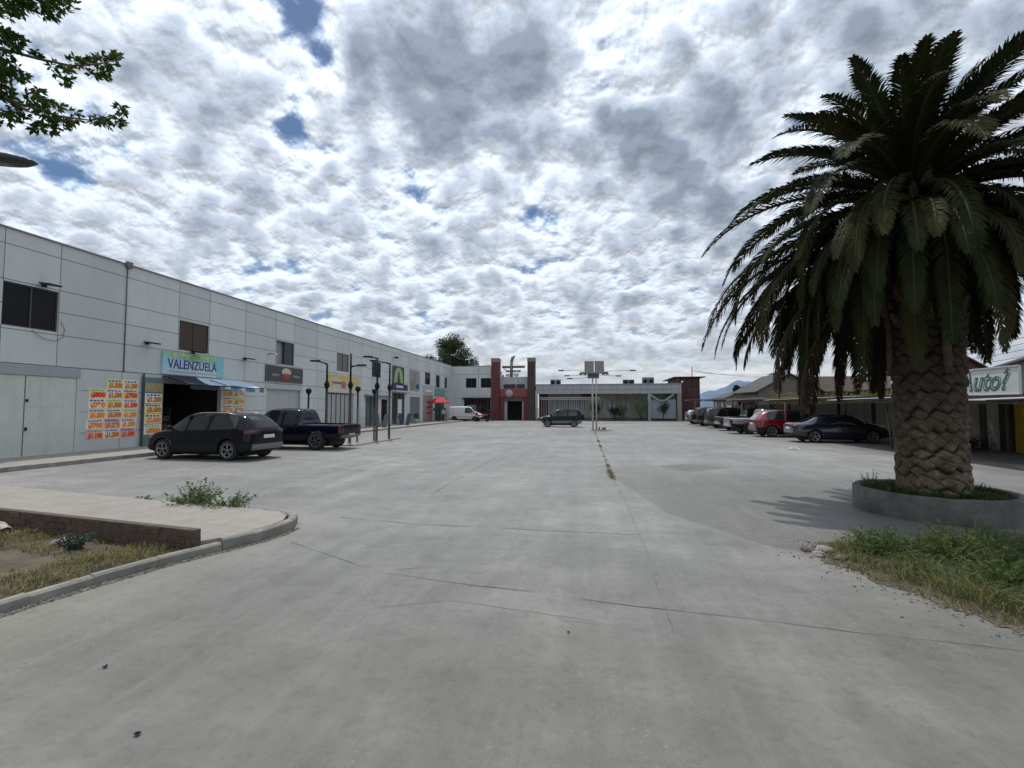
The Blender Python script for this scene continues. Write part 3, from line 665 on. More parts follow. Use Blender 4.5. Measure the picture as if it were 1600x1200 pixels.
# roller box over the shop entrance
b = MB(); pbox(b, PL, 18.97, 22.53, 2.93, 3.22, .05, .20); z = 2.93
lbp(fix_normals(b.build('roller_box', mat('roller_box', (.22, .23, .24), .5))))
def shutter(op, m=shutter_m, name='roller_shutter', dep=.12, vertical=False, bars=0):
    a, c, d, e = op; b = MB()
    if vertical:
        n = max(4, int((c-a)/.28)); 
        for i in range(n): pbox(b, PL, a+(c-a)*i/n+.012, a+(c-a)*(i+1)/n-.012, d, e, dep, dep+.05)
        pbox(b, PL, a, c, d, e, dep+.03, dep+.06, 1)
    else:
        n = int((e-d)/.085)
        for i in range(n):
            z0 = d+(e-d)*i/n; z1 = d+(e-d)*(i+1)/n
            b.add([PL(a, z0, dep+.012), PL(c, z0, dep+.012), PL(c, (z0+z1)/2, dep), PL(a, (z0+z1)/2, dep), PL(c, z1, dep+.012), PL(a, z1, dep+.012)], [(0, 1, 2, 3), (3, 2, 4, 5)])
    o = lbp(b.build(name, [m, dark_m])); return o
shutter(doors[2]); b = MB()
for u in (26.15, 29.63): pbox(b, PL, u, u+.07, .12, 2.97, .0, .14)
pbox(b, PL, 26.05, 29.8, 2.97, 3.2, -.05, .0); lbp(fix_normals(b.build('shutter_frame', mat('shutter_frame', (.44, .46, .46), .5))))
# folding grille of pale leaves and dark bars
a, c, d, e = doors[3]; b = MB()
for i in range(6):
    u0 = a+(c-a)*i/6; pbox(b, PL, u0+.10, u0+(c-a)/6-.05, d, e-.1, .06, .1)
pbox(b, PL, a, c, d, e, .12, .16, 1)
lbp(fix_normals(b.build('folding_door', [mat('folding_leaf', (.36, .37, .36), .5, streak=.4), mat('door_dark_bars', (.04, .042, .045), .6)])))
green_gl = mat('green_glass', (.11, .15, .14), .15)
def shopfront(op, gl, name='shop_door', n=2, white_leaf=None):
    a, c, d, e = op; b = MB(); pbox(b, PL, a, c, d, e, .14, .17)
    for i in range(n+1):
        u = a+(c-a)*i/n; pbox(b, PL, max(a, u-.04), min(c, u+.04), d, e, .09, .135, 1)
    pbox(b, PL, a+.04, c-.04, e-.6, e-.54, .09, .132, 1)
    if white_leaf: pbox(b, PL, white_leaf[0], white_leaf[1], d, e-.62, .02, .085, 2)
    return lbp(fix_normals(b.build(name, [gl, frame_m, mat('white_leaf', (.66, .68, .68), .5)])))
shopfront(doors[4], green_gl); shopfront(doors[5], glass_m, n=1); shopfront(doors[6], mat('grey_glass', (.06, .065, .07), .15), n=3, white_leaf=(46.7, 47.75))
shutter(doors[7], mat('shutter_dark', (.17, .18, .175), .55, streak=.3)); shopfront(doors[8], glass_m, n=1); shopfront(doors[9], mat('deep_glass', (.03, .03, .035), .2), n=3)
b = MB(); pbox(b, PL, 39.0, 44.6, 2.82, 2.95, -.35, .0); lbp(fix_normals(b.build('door_canopy', mat('canopy_teal', (.16, .20, .21), .5))))
b = MB(); pbox(b, PL, 54.35, 57.9, .13, 3.28, -.03, -.003); lbp(fix_normals(b.build('pink_cladding', mat('pink_wall', (.30, .22, .235), .6, streak=.3))))
b = MB()
for z in (1.05, 1.75, 2.4): pbox(b, PL, 55.4, 57.6, z, z+.22, -.05, -.03)
lbp(fix_normals(b.build('red_band', mat('red_band', (.30, .05, .06), .6))))
# loose cable hanging under the first window, downpipe head
b = MB(); b.tube([(LX+.03, 14.62, 5.0), (LX+.04, 14.75, 4.7), (LX+.05, 14.7, 4.4), (LX+.05, 14.4, 4.22), (LX+.05, 14.0, 4.3), (LX+.04, 13.7, 4.52)], .012, 5)
lbp(b.build('loose_cable', mat('cable_grey', (.22, .22, .22), .6)))
b = MB(); b.box(LX, LX+.12, 17.0, 17.25, 7.72, 7.98); b.tube([(LX+.03, 17.1, 7.75), (LX+.03, 17.1, 3.3)], .02, 6); lbp(b.build('rainwater_head', mat('downpipe', (.13, .14, .16), .5)))
# wall lamps
def wall_lamp(y, z, label):
    b = MB(); b.box(LX+.002, LX+.10, y-.06, y+.06, z-.03, z+.05); M = Matrix.Translation((LX+.32, y, z+.03)) @ Matrix.Rotation(R(8), 4, 'Y')
    b.box(-.24, .24, -.20, .20, -.025, .03, M=M); b.box(-.19, .2, -.16, .16, -.034, -.0252, k=1, M=M)
    return tag(b.build('wall_lamp', [dark_m, mat('lamp_lens', (.16, .16, .15), .3)]), label, 'wall lamp', 'floodlights along the left building')
wall_lamp(14.0, 6.16, 'dark floodlight above the big dark window nearest the camera')
wall_lamp(18.1, 4.62, 'dark floodlight on the panels just left of the blue shop sign')
wall_lamp(24.2, 4.55, 'dark floodlight on the panels just right of the blue shop sign')
wall_lamp(20.6, 4.50, 'dark floodlight over the middle of the blue shop sign')
b = MB(); b.tube([(LX, 26.2, 5.05), (LX+.25, 26.2, 5.12)], .025, 6); b.lathe([(0, .09), (.05, .075), (.085, .03), (.09, -.02), (0, -.05)], (LX+.3, 26.55, 5.08), 10, k=1)
b.tube([(LX+.25, 26.2, 5.12), (LX+.3, 26.55, 5.1)], .02, 6); tag(b.build('security_camera', [dark_m, white]), 'small white dome camera beside the half open window', 'camera')
b = MB(); b.tube([(LX, 45.4, 6.9), (LX+.3, 45.4, 6.9)], .03, 6); b.box(LX+.2, LX+.45, 45.2, 45.6, 6.78, 6.95, k=1); tag(b.build('wall_lamp', [dark_m, dark_m]), 'small dark fitting high on the wall above the green arched sign', 'wall lamp')

# ---- signs on the left building
def signboard(name, y0, y1, z0, z1, m, label, d=.08, off=.0, group=None, cat='sign', edge=None):
    b = MB(); b.box(LX+off+.004, LX+off+d, y0, y1, z0, z1)
    if edge: 
        for q in ((y0, y1, z0, z0+.03), (y0, y1, z1-.03, z1), (y0, y0+.03, z0+.03, z1-.03), (y1-.03, y1, z0+.03, z1-.03)): b.box(LX+off+d, LX+off+d+.012, *q, k=1)
    return tag(b.build(name, [m, edge or m]), label, cat, group)
def gradmat(name, stops, z0, z1, var=.0):
    m = bpy.data.materials.new(name); m.use_nodes = True; T = NT(m.node_tree); b = T.n['Principled BSDF']; b.inputs['Roughness'].default_value = .5
    g = T.new('ShaderNodeNewGeometry').outputs['Position']; sp = T.new('ShaderNodeSeparateXYZ'); T.l.new(g, sp.inputs[0])
    v = T.math('ADD', T.math('DIVIDE', T.math('SUBTRACT', sp.outputs[2], z0), z1-z0), T.math('MULTIPLY', T.math('SUBTRACT', T.noise(g, 1.6, 4, .6), .5), .9))
    T.l.new(T.ramp(v, stops), b.inputs['Base Color']); return m
sv = signboard('shop_sign', 18.87, 22.55, 3.36, 4.42, gradmat('printed_sign_sky', [(.0, (.50, .66, .74)), (.35, (.42, .66, .78)), (.7, (.30, .58, .62)), (.92, (.35, .52, .25))], 3.36, 4.42), 'pale blue and green printed shop sign with dark blue lettering over the dark shop entrance', .10)
navy = mat('navy_ink', (.02, .06, .22), .5); cyan = mat('cyan_panel', (.20, .52, .58), .5)
text('lettering', 'VALENZUELA', .60, navy, onwall(LX+.115, 20.60, 3.84), sv, 2.95, bold=.012)
text('lettering_shadow', 'VALENZUELA', .60, white, onwall(LX+.108, 20.64, 3.81), sv, 2.95, bold=.022, ext=.002)
b = MB(); b.box(LX+.1, LX+.112, 19.2, 22.1, 3.47, 3.54); b.build('underline_band', mat('tan_ink', (.48, .42, .30), .6), sv)
b = MB(); b.box(LX+.1, LX+.106, 22.05, 22.54, 3.37, 4.41); b.build('cyan_end_panel', cyan, sv)
b = MB(); rr = random.Random(3)
for i in range(16):
    y = 19.3+rr.random()*3.0; z = 4.12+rr.random()*.22; b.lathe([(0, .0), (.09+rr.random()*.07, .0)], (0, 0, 0), 9, M=onwall(LX+.104+i*.0006, y, z), k=i % 3)
b.build('fruit_pattern', [mat('leaf_ink', (.24, .42, .14), .5), mat('yellow_ink', (.55, .55, .2), .5), mat('teal_ink', (.25, .5, .45), .5)], sv)
ds = signboard('restaurant_sign', 26.0, 29.75, 3.42, 4.42, mat('dark_print', (.045, .048, .052), .5, var=.3, vscale=3), 'dark grey sign with a round red and cream emblem above the plain roller shutter', .08, edge=mat('sign_edge', (.2, .2, .2), .5))
b = MB()
for i in range(5): b.box(LX+.08, LX+.086, 26.2, 29.55, 3.55+i*.17, 3.565+i*.17)
b.build('ruled_lines', mat('line_ink', (.16, .165, .17), .6), ds)
b = MB(); M = onwall(LX+.088, 27.95, 3.87); b.lathe([(0, .0), (.46, .0), (.46, -.008), (0, -.008)], (0, 0, 0), 24, M=M)
b.build('emblem_disc', mat('emblem_red', (.32, .07, .045), .5), ds)
b = MB(); M = onwall(LX+.100, 27.95, 4.03)
b.add([M @ Vector(v) for v in ((-.5, .12, 0), (-.3, .26, 0), (0, .32, 0), (.3, .26, 0), (.5, .12, 0), (.42, -.08, 0), (0, -.02, 0), (-.42, -.08, 0))], [tuple(range(8))])
b.build('emblem_banner', mat('emblem_cream', (.55, .47, .42), .5), ds)
for s_ in (-1, 1):
    b = MB()
    for i in range(9): yy = 27.95+s_*(.75+i*.08); b.box(LX+.088, LX+.093, yy-.03, yy+.025, 3.80-.02*(i % 3), 3.92+.015*(i % 2))
    b.build('small_lettering', mat('pale_ink', (.3, .3, .3), .6), ds)
ys = signboard('printed_sign', 32.9, 38.0, 2.98, 4.35, mat('sign_cream', (.55, .52, .42), .6, var=.1, vscale=2), 'cream printed sign with yellow swirls above the folding shop door', .07)
def wallpoly(b, off, pts, k=0): b.add([(LX+off, y, z) for y, z in pts], [tuple(range(len(pts)))], k)
b = MB(); wallpoly(b, .076, [(33.0, 3.95), (34, 4.18), (35.6, 3.92), (37.9, 4.2), (37.95, 4.33), (33.0, 4.33)]); wallpoly(b, .077, [(36.2, 3.9), (37.9, 3.55), (37.95, 4.1)]); wallpoly(b, .078, [(33.0, 3.3), (33.9, 3.5), (33.5, 3.9), (33.0, 3.9)])
b.build('yellow_swirl', mat('yellow_sign', (.58, .44, .10), .5), ys)
b = MB(); wallpoly(b, .080, [(34.9, 3.4), (35.5, 3.3), (35.8, 3.7), (35.3, 3.95), (35.0, 3.75)]); b.build('red_motif', mat('sign_red', (.45, .12, .10), .5), ys)
b = MB(); rr = random.Random(1)
for i in range(11): y = 33.6+i*.13; b.box(LX+.07, LX+.082, y, y+.09, 3.62+rr.random()*.06, 3.8+rr.random()*.05)
b.build('small_lettering', mat('brown_ink', (.18, .12, .08), .6), ys)
ns = signboard('navy_sign', 45.0, 49.0, 3.62, 4.25, mat('navy_board', (.025, .03, .085), .5), 'navy sign board with white lettering over the white door', .12)
b = MB(); rr = random.Random(2)
for i in range(6): y = 45.9+i*.32; b.box(LX+.12, LX+.13, y, y+.22, 3.82+rr.random()*.05, 4.08+rr.random()*.05)
b.build('white_lettering', white, ns)
b = MB(); b.box(LX+.05, LX+.55, 45.1, 49.0, 3.42, 3.56); tag(b.build('door_canopy', mat('canopy_white', (.52, .53, .54), .5)), 'slim white canopy directly under the navy sign board', 'canopy')
gs = signboard('arched_poster', 45.1, 48.1, 4.28, 6.05, mat('poster_black', (.03, .035, .03), .5), 'tall black poster with a pale green arch standing on the navy sign', .07)
b = MB(); pts = [(45.4, 4.36)]+[(46.6+1.1*cos(pi-t*pi/10), 5.0+.95*sin(t*pi/10)) for t in range(11)]+[(47.8, 4.36)]
wallpoly(b, .075, pts); wallpoly(b, .08, [(46.1, 4.36), (46.45, 5.5), (46.75, 5.5), (47.1, 4.36)], 1); b.build('green_arch', [mat('lime_ink', (.30, .42, .16), .5), mat('poster_dark', (.05, .07, .04), .5)], gs)
ps = signboard('window_poster', 49.9, 52.9, 3.75, 6.0, mat('poster_faded', (.27, .265, .27), .6, var=.2, vscale=3), 'faded poster with a pink bottle and green base right of the green arched poster', .06)
b = MB(); wallpoly(b, .066, [(51.0, 4.7), (51.9, 4.7), (51.9, 5.9), (51.2, 5.95)]); b.build('pink_motif', mat('pink_ink', (.34, .22, .22), .6), ps)
b = MB(); wallpoly(b, .068, [(50.1, 3.85), (51.2, 3.85), (51.3, 4.9), (50.3, 4.7)]); b.build('green_motif', mat('green_ink', (.18, .25, .12), .6), ps)
b = MB(); wallpoly(b, .072, [(51.7, 3.95), (52.7, 3.95), (52.7, 4.5), (51.7, 4.45)]); b.build('navy_motif', navy, ps)
s1 = signboard('shop_sign', 54.3, 57.8, 3.55, 4.45, mat('sign_mauve', (.46, .44, .50), .5), 'pale lilac shop sign under the third window from the far corner', .08)
b = MB(); b.box(LX+.08, LX+.09, 55.0, 57.2, 3.75, 4.0); b.build('white_lettering', white, s1)
signboard('shop_sign', 58.6, 62.6, 3.35, 4.35, mat('sign_teal', (.15, .29, .28), .5), 'teal shop sign behind the red parasol', .08)
s3 = signboard('shop_sign', 62.9, 64.5, 2.95, 4.3, mat('sign_sage', (.32, .37, .31), .5), 'grey green sign in the far corner of the left building', .08)
b = MB(); b.lathe([(0, 0), (.5, 0)], (0, 0, 0), 14, M=onwall(LX+.086, 63.7, 3.6)); b.build('white_disc', mat('disc_green', (.42, .48, .40), .5), s3)
# posters with prices
p_white = mat('poster_paper', (.80, .79, .72), .7, var=.06, vscale=5); p_yel = mat('poster_yellow', (.82, .72, .36), .7); p_pink = mat('poster_pink', (.80, .42, .38), .7)
p_red = mat('price_red', (.80, .06, .02), .6); p_or = mat('price_orange', (.88, .26, .02), .6); p_blue = mat('price_blue', (.05, .08, .42), .6); p_brown = mat('price_brown', (.62, .20, .03), .6)
p_green = mat('price_green', (.2, .45, .15), .6)
def price_poster(y, z, w, h, paper, ink, s_, label, seed, group, x=LX+.004):
    rr = random.Random(seed); b = MB(); r0 = rr.uniform(-.02, .02)
    b.box(x, x+.006, y-w/2, y+w/2, z-h/2+r0*.3, z+h/2+r0*.3); o = tag(b.build('price_poster', paper), label, 'poster', group)
    b = MB(); yy = y-w*.42
    n = rr.randint(4, 7)
    for i in range(n): ww = w*.84/n; b.box(x+.006, x+.009, yy+i*ww, yy+i*ww+ww*.72, z+h*.24, z+h*.24+h*rr.uniform(.12, .19))
    b.build('product_line', [p_blue, p_blue, navy, p_green][seed % 4], o)
    text('price_outline', s_, h*.66, p_yel if ink is not p_or else p_white, onwall(x+.009, y+w*.04, z-h*.14), o, w*.88, ext=.001, bold=.030)
    text('price_figures', s_, h*.66, ink, onwall(x+.012, y+w*.04, z-h*.14), o, w*.84, ext=.001, bold=.020)
    return o
rows = ['top', 'second', 'third', 'fourth', 'fifth', 'bottom']; cols = ['left', 'middle', 'right']
prices = [[None, '$1.500', '$1.200'], ['$800', '$1.200', '$700'], ['$790', '$1.500', '$1.200'], ['$1.350', '$3.500', '$1.200'], ['$700', '$1.290', '$1.500'], ['$1.100', '$1.200', '$1.500']]
inks = [[0, p_brown, p_brown], [p_red, p_brown, p_red], [p_or, p_brown, p_red], [p_or, p_brown, p_or], [p_or, p_brown, p_or], [p_red, p_brown, p_red]]
iname = {id(p_red): 'red', id(p_or): 'orange', id(p_brown): 'brown'}
for r in range(6):
    for c_ in range(3):
        if r == 0 and c_ == 0: continue
        ink = inks[r][c_]; pp = p_pink if (r, c_) in ((5, 0), (5, 2), (4, 1)) else (p_yel if (r*5+c_*3) % 2 == 1 else p_white)
        price_poster(16.08+c_*.69-(.06 if r > 3 else 0), 2.77-r*.405, .682, .398, pp, ink, prices[r][c_], 'price poster with %s figures, %s column, %s row of the panel wall block' % (iname[id(ink)], cols[c_], rows[r]), r*3+c_, 'price posters on the panel wall')
b = MB(); b.box(LX+.0, LX+.07, 18.02, 18.98, .13, 3.15); b.box(LX+.07, LX+.10, 17.93, 18.02, .13, 3.28, k=1)
tag(b.build('poster_board', [mat('board_teal', (.13, .19, .20), .6), mat('dark_post_m', (.04, .05, .06), .5)]), 'dark teal board beside the shop entrance carrying the larger price posters', 'board')
b = MB(); b.box(LX+.074, LX+.084, 18.06, 18.95, 2.50, 2.90); tag(b.build('kraft_poster', mat('kraft', (.38, .31, .17), .8, var=.15)), 'blank tan poster at the top of the dark teal board', 'poster')
for i, (s_, ink) in enumerate((('$1.200', p_brown), ('$3.500', p_brown), ('$2.000', p_or), ('$500', p_or))):
    price_poster(18.50, 2.22-i*.46, .86, .44, [p_white, p_yel, p_yel, p_white][i], ink, s_, ['uppermost', 'second', 'third', 'lowest'][i]+' large price poster on the dark teal board beside the shop entrance', 40+i, 'large price posters on the teal board', LX+.074)
for r in range(3):
    for c_ in range(2):
        price_poster(22.98+c_*.86, 2.60-r*.44, .80, .42, p_white if (r+c_) % 2 else p_yel, p_or if c_ == 0 else p_brown, [['$1.000', '$1.990'], ['$1.500', '$2.990'], ['$790', '$990']][r][c_],
                     'price poster in the %s row and %s column right of the shop entrance' % (['top', 'middle', 'lower'][r], ['left', 'right'][c_]), 60+r*2+c_, 'price posters right of the entrance')
# awning over the shop entrance
aw = empty('awning', (LX, 21.4, 3.2), label='sagging awning, navy at left, blue and white at right, over the shop entrance', cat='awning')
def awp(o): o.parent = aw; o.matrix_parent_inverse = Matrix.Translation((-LX, -21.4, -3.2)); return o
b = MB(); n = 14; m_ = 8
for j in range(m_+1):
    for i in range(n+1):
        u, v = i/n, j/m_; y = 19.0+u*5.0; x = LX+.08+v*1.35; z = 3.30-.42*v-.16*sin(u*pi)*sin(v*pi)*1.0-.05*sin(u*9)*v
        b.v.append((x, y, z))
for j in range(m_):
    for i in range(n): b.f.append((j*(n+1)+i, j*(n+1)+i+1, (j+1)*(n+1)+i+1, (j+1)*(n+1)+i)); b.m.append(0 if i < 5 else 2); b.smooth.append(True)
base = len(b.v)
for i in range(n+1):
    x, y, z = b.v[m_*(n+1)+i]; b.v.append((x+.01, y, z-.20-.03*sin(i*1.9)))
for i in range(n): b.f.append((m_*(n+1)+i, m_*(n+1)+i+1, base+i+1, base+i)); b.m.append(0 if i < 5 else (1 if i % 3 else 2)); b.smooth.append(False)
awp(b.build('canvas', [mat('awning_navy', (.018, .022, .05), .8), mat('awning_blue', (.10, .21, .40), .7, var=.3, vscale=3), mat('awning_white', (.50, .60, .68), .7)]))
b = MB()
for y in (19.05, 21.5, 23.95): b.tube([(LX+.0, y, 3.27), (LX+1.44, y, 2.86)], .018, 6)
b.tube([(LX+1.44, 19.0, 2.86), (LX+1.44, 24.0, 2.86)], .02, 6); awp(b.build('awning_frame', dark_m))
# dim goods inside the shop
for i, (yy, xx, hh, lab) in enumerate(((19.3, -21.3, 1.5, 'dim shelf of goods inside the shop at the left of the entrance'), (21.5, -22.0, 1.7, 'dim shelf of goods deep inside the shop at the right'))):
    t = empty('shelf_unit', (xx, yy, .125), label=lab, cat='shelf'); b = MB(); r = random.Random(i)
    for z in (0.05, .5, .95, 1.4): b.box(-.25, .25, -.6, .6, z, z+.03)
    for q in (-.6, .57): b.box(-.25, .25, q, q+.03, 0, hh)
    b.build('rack', mat('rack_m', (.12, .12, .12), .5), t); b = MB()
    for z in (.08, .53, .98):
        y = -.55
        while y < .5: w = r.uniform(.08, .2); b.box(-.2, .22, y, y+w-.02, z, z+r.uniform(.15, .34), k=r.randint(0, 3)); y += w
    b.build('goods', [mat('goods_a', (.35, .08, .05), .6), mat('goods_b', (.08, .2, .12), .6), mat('goods_c', (.35, .3, .12), .6), mat('goods_d', (.2, .2, .25), .6)], t)

# ---- far wing (two storeys) and entrance portal
FY = 66.4
def PF(u, z, d): return (u, FY+d, z)
fw = empty('grey_corner_wing', (-16.2, FY, 0), label='two storey grey wing across the far end, joining the long panel building', cat='building')
ops = [(-17.05, -15.5, 4.65, 6.04), (-14.85, -13.35, 4.65, 6.04), (-17.3, -13.4, .2, 3.0)]
b = MB(); wall_grid(b, -19.19, -13.3, 0, 7.75, ops, PF, .25); b.box(-19.0, -13.3, FY+.7, FY+9, 0, 7.6)
for u in (-15.2,): pbox(b, PF, u-.02, u+.02, 3.2, 7.7, -.006, .004, 1)
for z in (3.15, 6.6): pbox(b, PF, -19.15, -13.3, z-.02, z+.02, -.007, .004, 1)
o = b.build('wall', [panel_m, joint_m], fw); o.matrix_parent_inverse = Matrix.Translation((16.2, -FY, 0)); fix_normals(o)
def par(o, root): o.parent = root; o.matrix_parent_inverse = Matrix.Translation(-root.location); return o
for w in ops[:2]: par(window(fw, PF, w, 1, pane_dk), fw)
b = MB(); pbox(b, PF, -17.4, -13.35, 2.98, 3.22, -.5, -.01); par(fix_normals(b.build('canopy', dark_m)), fw)
b = MB(); pbox(b, PF, -17.3, -13.4, .2, 3.0, .2, .24)
for i in range(9): u = -17.3+i*.4875; pbox(b, PF, u-.04 if i else u, u+.04, .2, 2.98, .1, .19, 1)
pbox(b, PF, -16.9, -15.6, .3, 2.2, .12, .17, 2)
par(fix_normals(b.build('glazed_front', [glass_m, frame_m, mat('grey_leaf', (.25, .28, .28), .5)])), fw)
b = MB(); b.box(-19.19, -13.3, FY-.05, FY+.3, 7.75, 7.82); par(b.build('parapet_cap', mat('parapet_cap', (0, 0, 0))), fw)

pr = empty('entrance_portal', (-10.2, FY, 0), label='grey and red entrance block between two tall dark red pillars at the far end', cat='building')
ops = [(-11.1, -8.95, 0.02, 2.75), (-11.65, -8.55, 4.5, 5.15)]
b = MB(); wall_grid(b, -12.15, -8.15, 0, 6.2, ops, lambda u, z, d: (u, FY+.5+d, z), .3); b.box(-12.15, -8.15, FY+4.2, FY+8, 0, 6.1)
par(fix_normals(b.build('wall', mat('portal_grey', (.40, .41, .43), .6, var=.06))), pr)
b = MB(); b.add([(-11.6, FY+.8, .01), (-8.6, FY+.8, .01), (-8.6, FY+4.2, .01), (-11.6, FY+4.2, .01)], [(0, 1, 2, 3)]); b.box(-12.1, -11.9, FY+.81, FY+4.1, 0, 3); b.box(-8.4, -8.2, FY+.81, FY+4.1, 0, 3); b.box(-12.1, -8.2, FY+4.1, FY+4.15, 0, 3); b.box(-12.1, -8.2, FY+.81, FY+4.1, 3, 3.1)
par(b.build('passage', interior_m), pr)
b = MB(); b.box(-12.15, -8.1, FY+.1, FY+.49, 3.35, 4.45); par(b.build('red_fascia', mat('fascia_red', (.24, .055, .06), .6, var=.1)), pr)
b = MB(); b.box(-12.14, -11.5, FY+.2, FY+.49, 0, 3.34); b.box(-8.7, -8.1, FY+.2, FY+.49, 0, 3.34); b.box(-11.49, -8.71, FY+.25, FY+.49, 2.8, 3.34, k=1); par(b.build('red_cladding', [red_m, mat('cladding_brown', (.10, .075, .065), .7)]), pr)
b = MB(); b.box(-11.6, -8.6, FY+.7, FY+.72, 4.52, 5.14)
for i in range(6): b.box(-11.6+i*.6-.03, -11.6+i*.6+.03, FY+.6, FY+.69, 4.52, 5.14, k=1)
par(b.build('window', [mat('maroon_pane', (.07, .025, .04), .3), frame_m]), pr)
for x0, x1, k in ((-13.3, -12.16, 0), (-8.09, -7.05, 1)):
    b = MB(); b.box(x0, x1, FY-.2, FY+1.2, 0, 8.3); b.box(x0-.03, x1+.03, FY-.23, FY+1.23, 8.3, 8.87, k=1)
    for z in [1+.6*i for i in range(12)]: b.box(x0-.006, x1+.006, FY-.206, FY+1.206, z, z+.02, k=2)
    o = par(b.build('pillar', [mat('pillar_red%d' % k, (.13, .032, .036) if k == 0 else (.06, .04, .036), .7, var=.3, vscale=1.2), mat('pillar_grey', (.20, .20, .20), .7), dark_m]), pr)
b = MB(); b.lathe([(0, .0), (.55, .0), (.55, .1), (0, .1)], (-10.75, FY-.02, 3.82), 22, 'y'); tag(b.build('round_sign', mat('disc_white', (.42, .38, .35), .6)), 'round cream disc sign on the red fascia of the entrance', 'sign')
b = MB(); b.box(-11.9, -8.6, FY+.9, FY+1.1, 7.52, 7.82); b.box(-11.35, -9.2, FY+.9, FY+1.1, 6.95, 7.18, k=0)
b.tube([(-10.55, FY+1.0, 6.1), (-10.55, FY+1.0, 8.5)], .22, 8, 1); b.tube([(-10.55, FY+1.0, 8.4), (-10.4, FY+1.0, 8.95), (-10.05, FY+1.0, 9.3)], [.2, .24, .10], 8, 1)
b.tube([(-11.7, FY+1.0, 7.5), (-11.1, FY+1.0, 7.0)], .05, 5, 0)
tag(b.build('roof_mast', [mat('mast_brown', (.10, .075, .05), .7), mat('mast_grey', (.17, .165, .15), .6)]), 'brown and grey cross shaped mast rising between the two tall pillars', 'mast')
b = MB(); b.lathe([(0, .42), (.2, .38), (.36, .24), (.42, 0), (.34, -.22), (0, -.34)], (-9.8, FY+.6, 6.55), 14); b.tube([(-9.8, FY+.6, 6.25), (-9.8, FY+.55, 6.15)], .06, 6, 0)
b.tube([(-9.8, FY+.42, 6.2), (-9.8, FY+.42, 4.45)], .05, 6, 0)
tag(b.build('globe_light', mat('globe_white', (.78, .78, .76), .4)), 'white ball on a thin white stem at the parapet of the entrance block', 'light')
b = MB(); b.lathe([(0, .3), (.25, .25), (.4, 0), (0, -.12)], (-11.0, FY+.8, 6.38), 12); tag(b.build('roof_vent', mat('vent_pale', (.5, .52, .45), .5)), 'pale rounded roof vent beside the white ball on the entrance block', 'vent')

# ---- low canopy building, right half of the far end
cb = empty('canopy_building', (3, FY, 0), label='low building with a deep grey canopy fascia across the right half of the far end', cat='building')
fas = mat('fascia_grey', (.36, .38, .39), .55, var=.08, vscale=.8, streak=.35)
b = MB(); x = -6.9
while x < 12.7:
    b.box(x+.01, min(12.75, x+1.02)-.01, FY, FY+.25, 3.72, 4.95); x += 1.02
b.box(-7.0, 12.8, FY-.06, FY+.3, 4.95, 5.10, k=1); b.box(-6.95, 12.76, FY+.26, FY+8, 4.2, 4.9, k=1); b.box(-7.0, 12.8, FY-.03, FY+.27, 4.28, 4.33, k=1)
par(b.build('fascia', [fas, mat('fascia_dark', (.24, .25, .26), .6)]), cb)
b = MB(); BY = 71.5
b.box(-7.0, -5.5, BY, BY+.2, .35, 4.2, k=1); b.box(-5.5, 12.6, BY+.3, BY+.5, 0, 4.2, k=0)
b.box(-.6, 1.8, BY+.1, BY+.28, 3.1, 3.9, k=1); par(b.build('wall', [mat('far_wall', (.62, .63, .54), .8, var=.3, vscale=.8), mat('far_red', (.17, .06, .06), .7, var=.2), dark_m]), cb)
sf = [mat('pale_pane', (.5, .54, .58), .3), frame_m, mat('pale_pane_b', (.42, .45, .47), .3)]
for x, w_, h_, k in ((-4.9, 1.3, 3.2, 0), (-3.2, 1.3, 3.2, 0), (-1.6, 1.3, 3.2, 0), (3.8, 2.6, 2.9, 2), (7.6, 2.6, 2.9, 2)):
    b = MB(); b.box(x, x+w_, BY+.1, BY+.28, .4, h_, k=k); b.box(x+w_/2-.03, x+w_/2+.03, BY+.07, BY+.1, .4, h_, k=1); par(b.build('shop_front', sf), cb)
b = MB()
for i in range(58):
    x = -6.6+i*.33; b.box(x, x+.045, FY+1.5, FY+1.54, .32, 2.95 if x < 2 else 1.5+1.1*(i % 2 == 0))
b.box(-6.6, 2.0, FY+1.48, FY+1.56, 2.93, 3.05); b.box(-6.6, 2.0, FY+1.48, FY+1.56, 3.12, 3.32)
par(b.build('railing', mat('railing_pale', (.7, .71, .71), .5)), cb)
b = MB(); b.box(-7.0, 12.7, FY+.9, FY+5.3, 0, .32); par(b.build('plinth', mat('plinth_brown', (.13, .095, .08), .9, var=.3, vscale=2)), cb)
col_m = mat('column_pale', (.30, .31, .31), .6)
for x in (-6.9, .8): b = MB(); b.box(x, x+.22, FY+.05, FY+.27, 0, 3.7); par(b.build('column', col_m), cb)
b = MB(); b.box(8.35, 8.75, FY+.02, FY+.30, 0, 3.70); par(b.build('column', col_m), cb)
b = MB(); b.tube([(8.6, FY+.16, 3.6), (9.9, FY+.16, 2.7), (10.2, FY+.16, 2.6)], .15, 6); b.tube([(11.8, FY+.16, 3.7), (10.7, FY+.16, 2.75), (10.2, FY+.16, 2.6)], .15, 6)
par(b.build('strut', col_m), cb)
b = MB(); b.box(12.2, 12.75, FY+.02, FY+.3, 0, 3.70); par(b.build('column', mat('column_tan', (.26, .26, .21), .7)), cb)
b = MB(); b.box(8.8, 12.15, FY+.7, FY+.74, .33, 2.9); par(b.build('end_pane', mat('end_pane', (.36, .42, .46), .25)), cb)
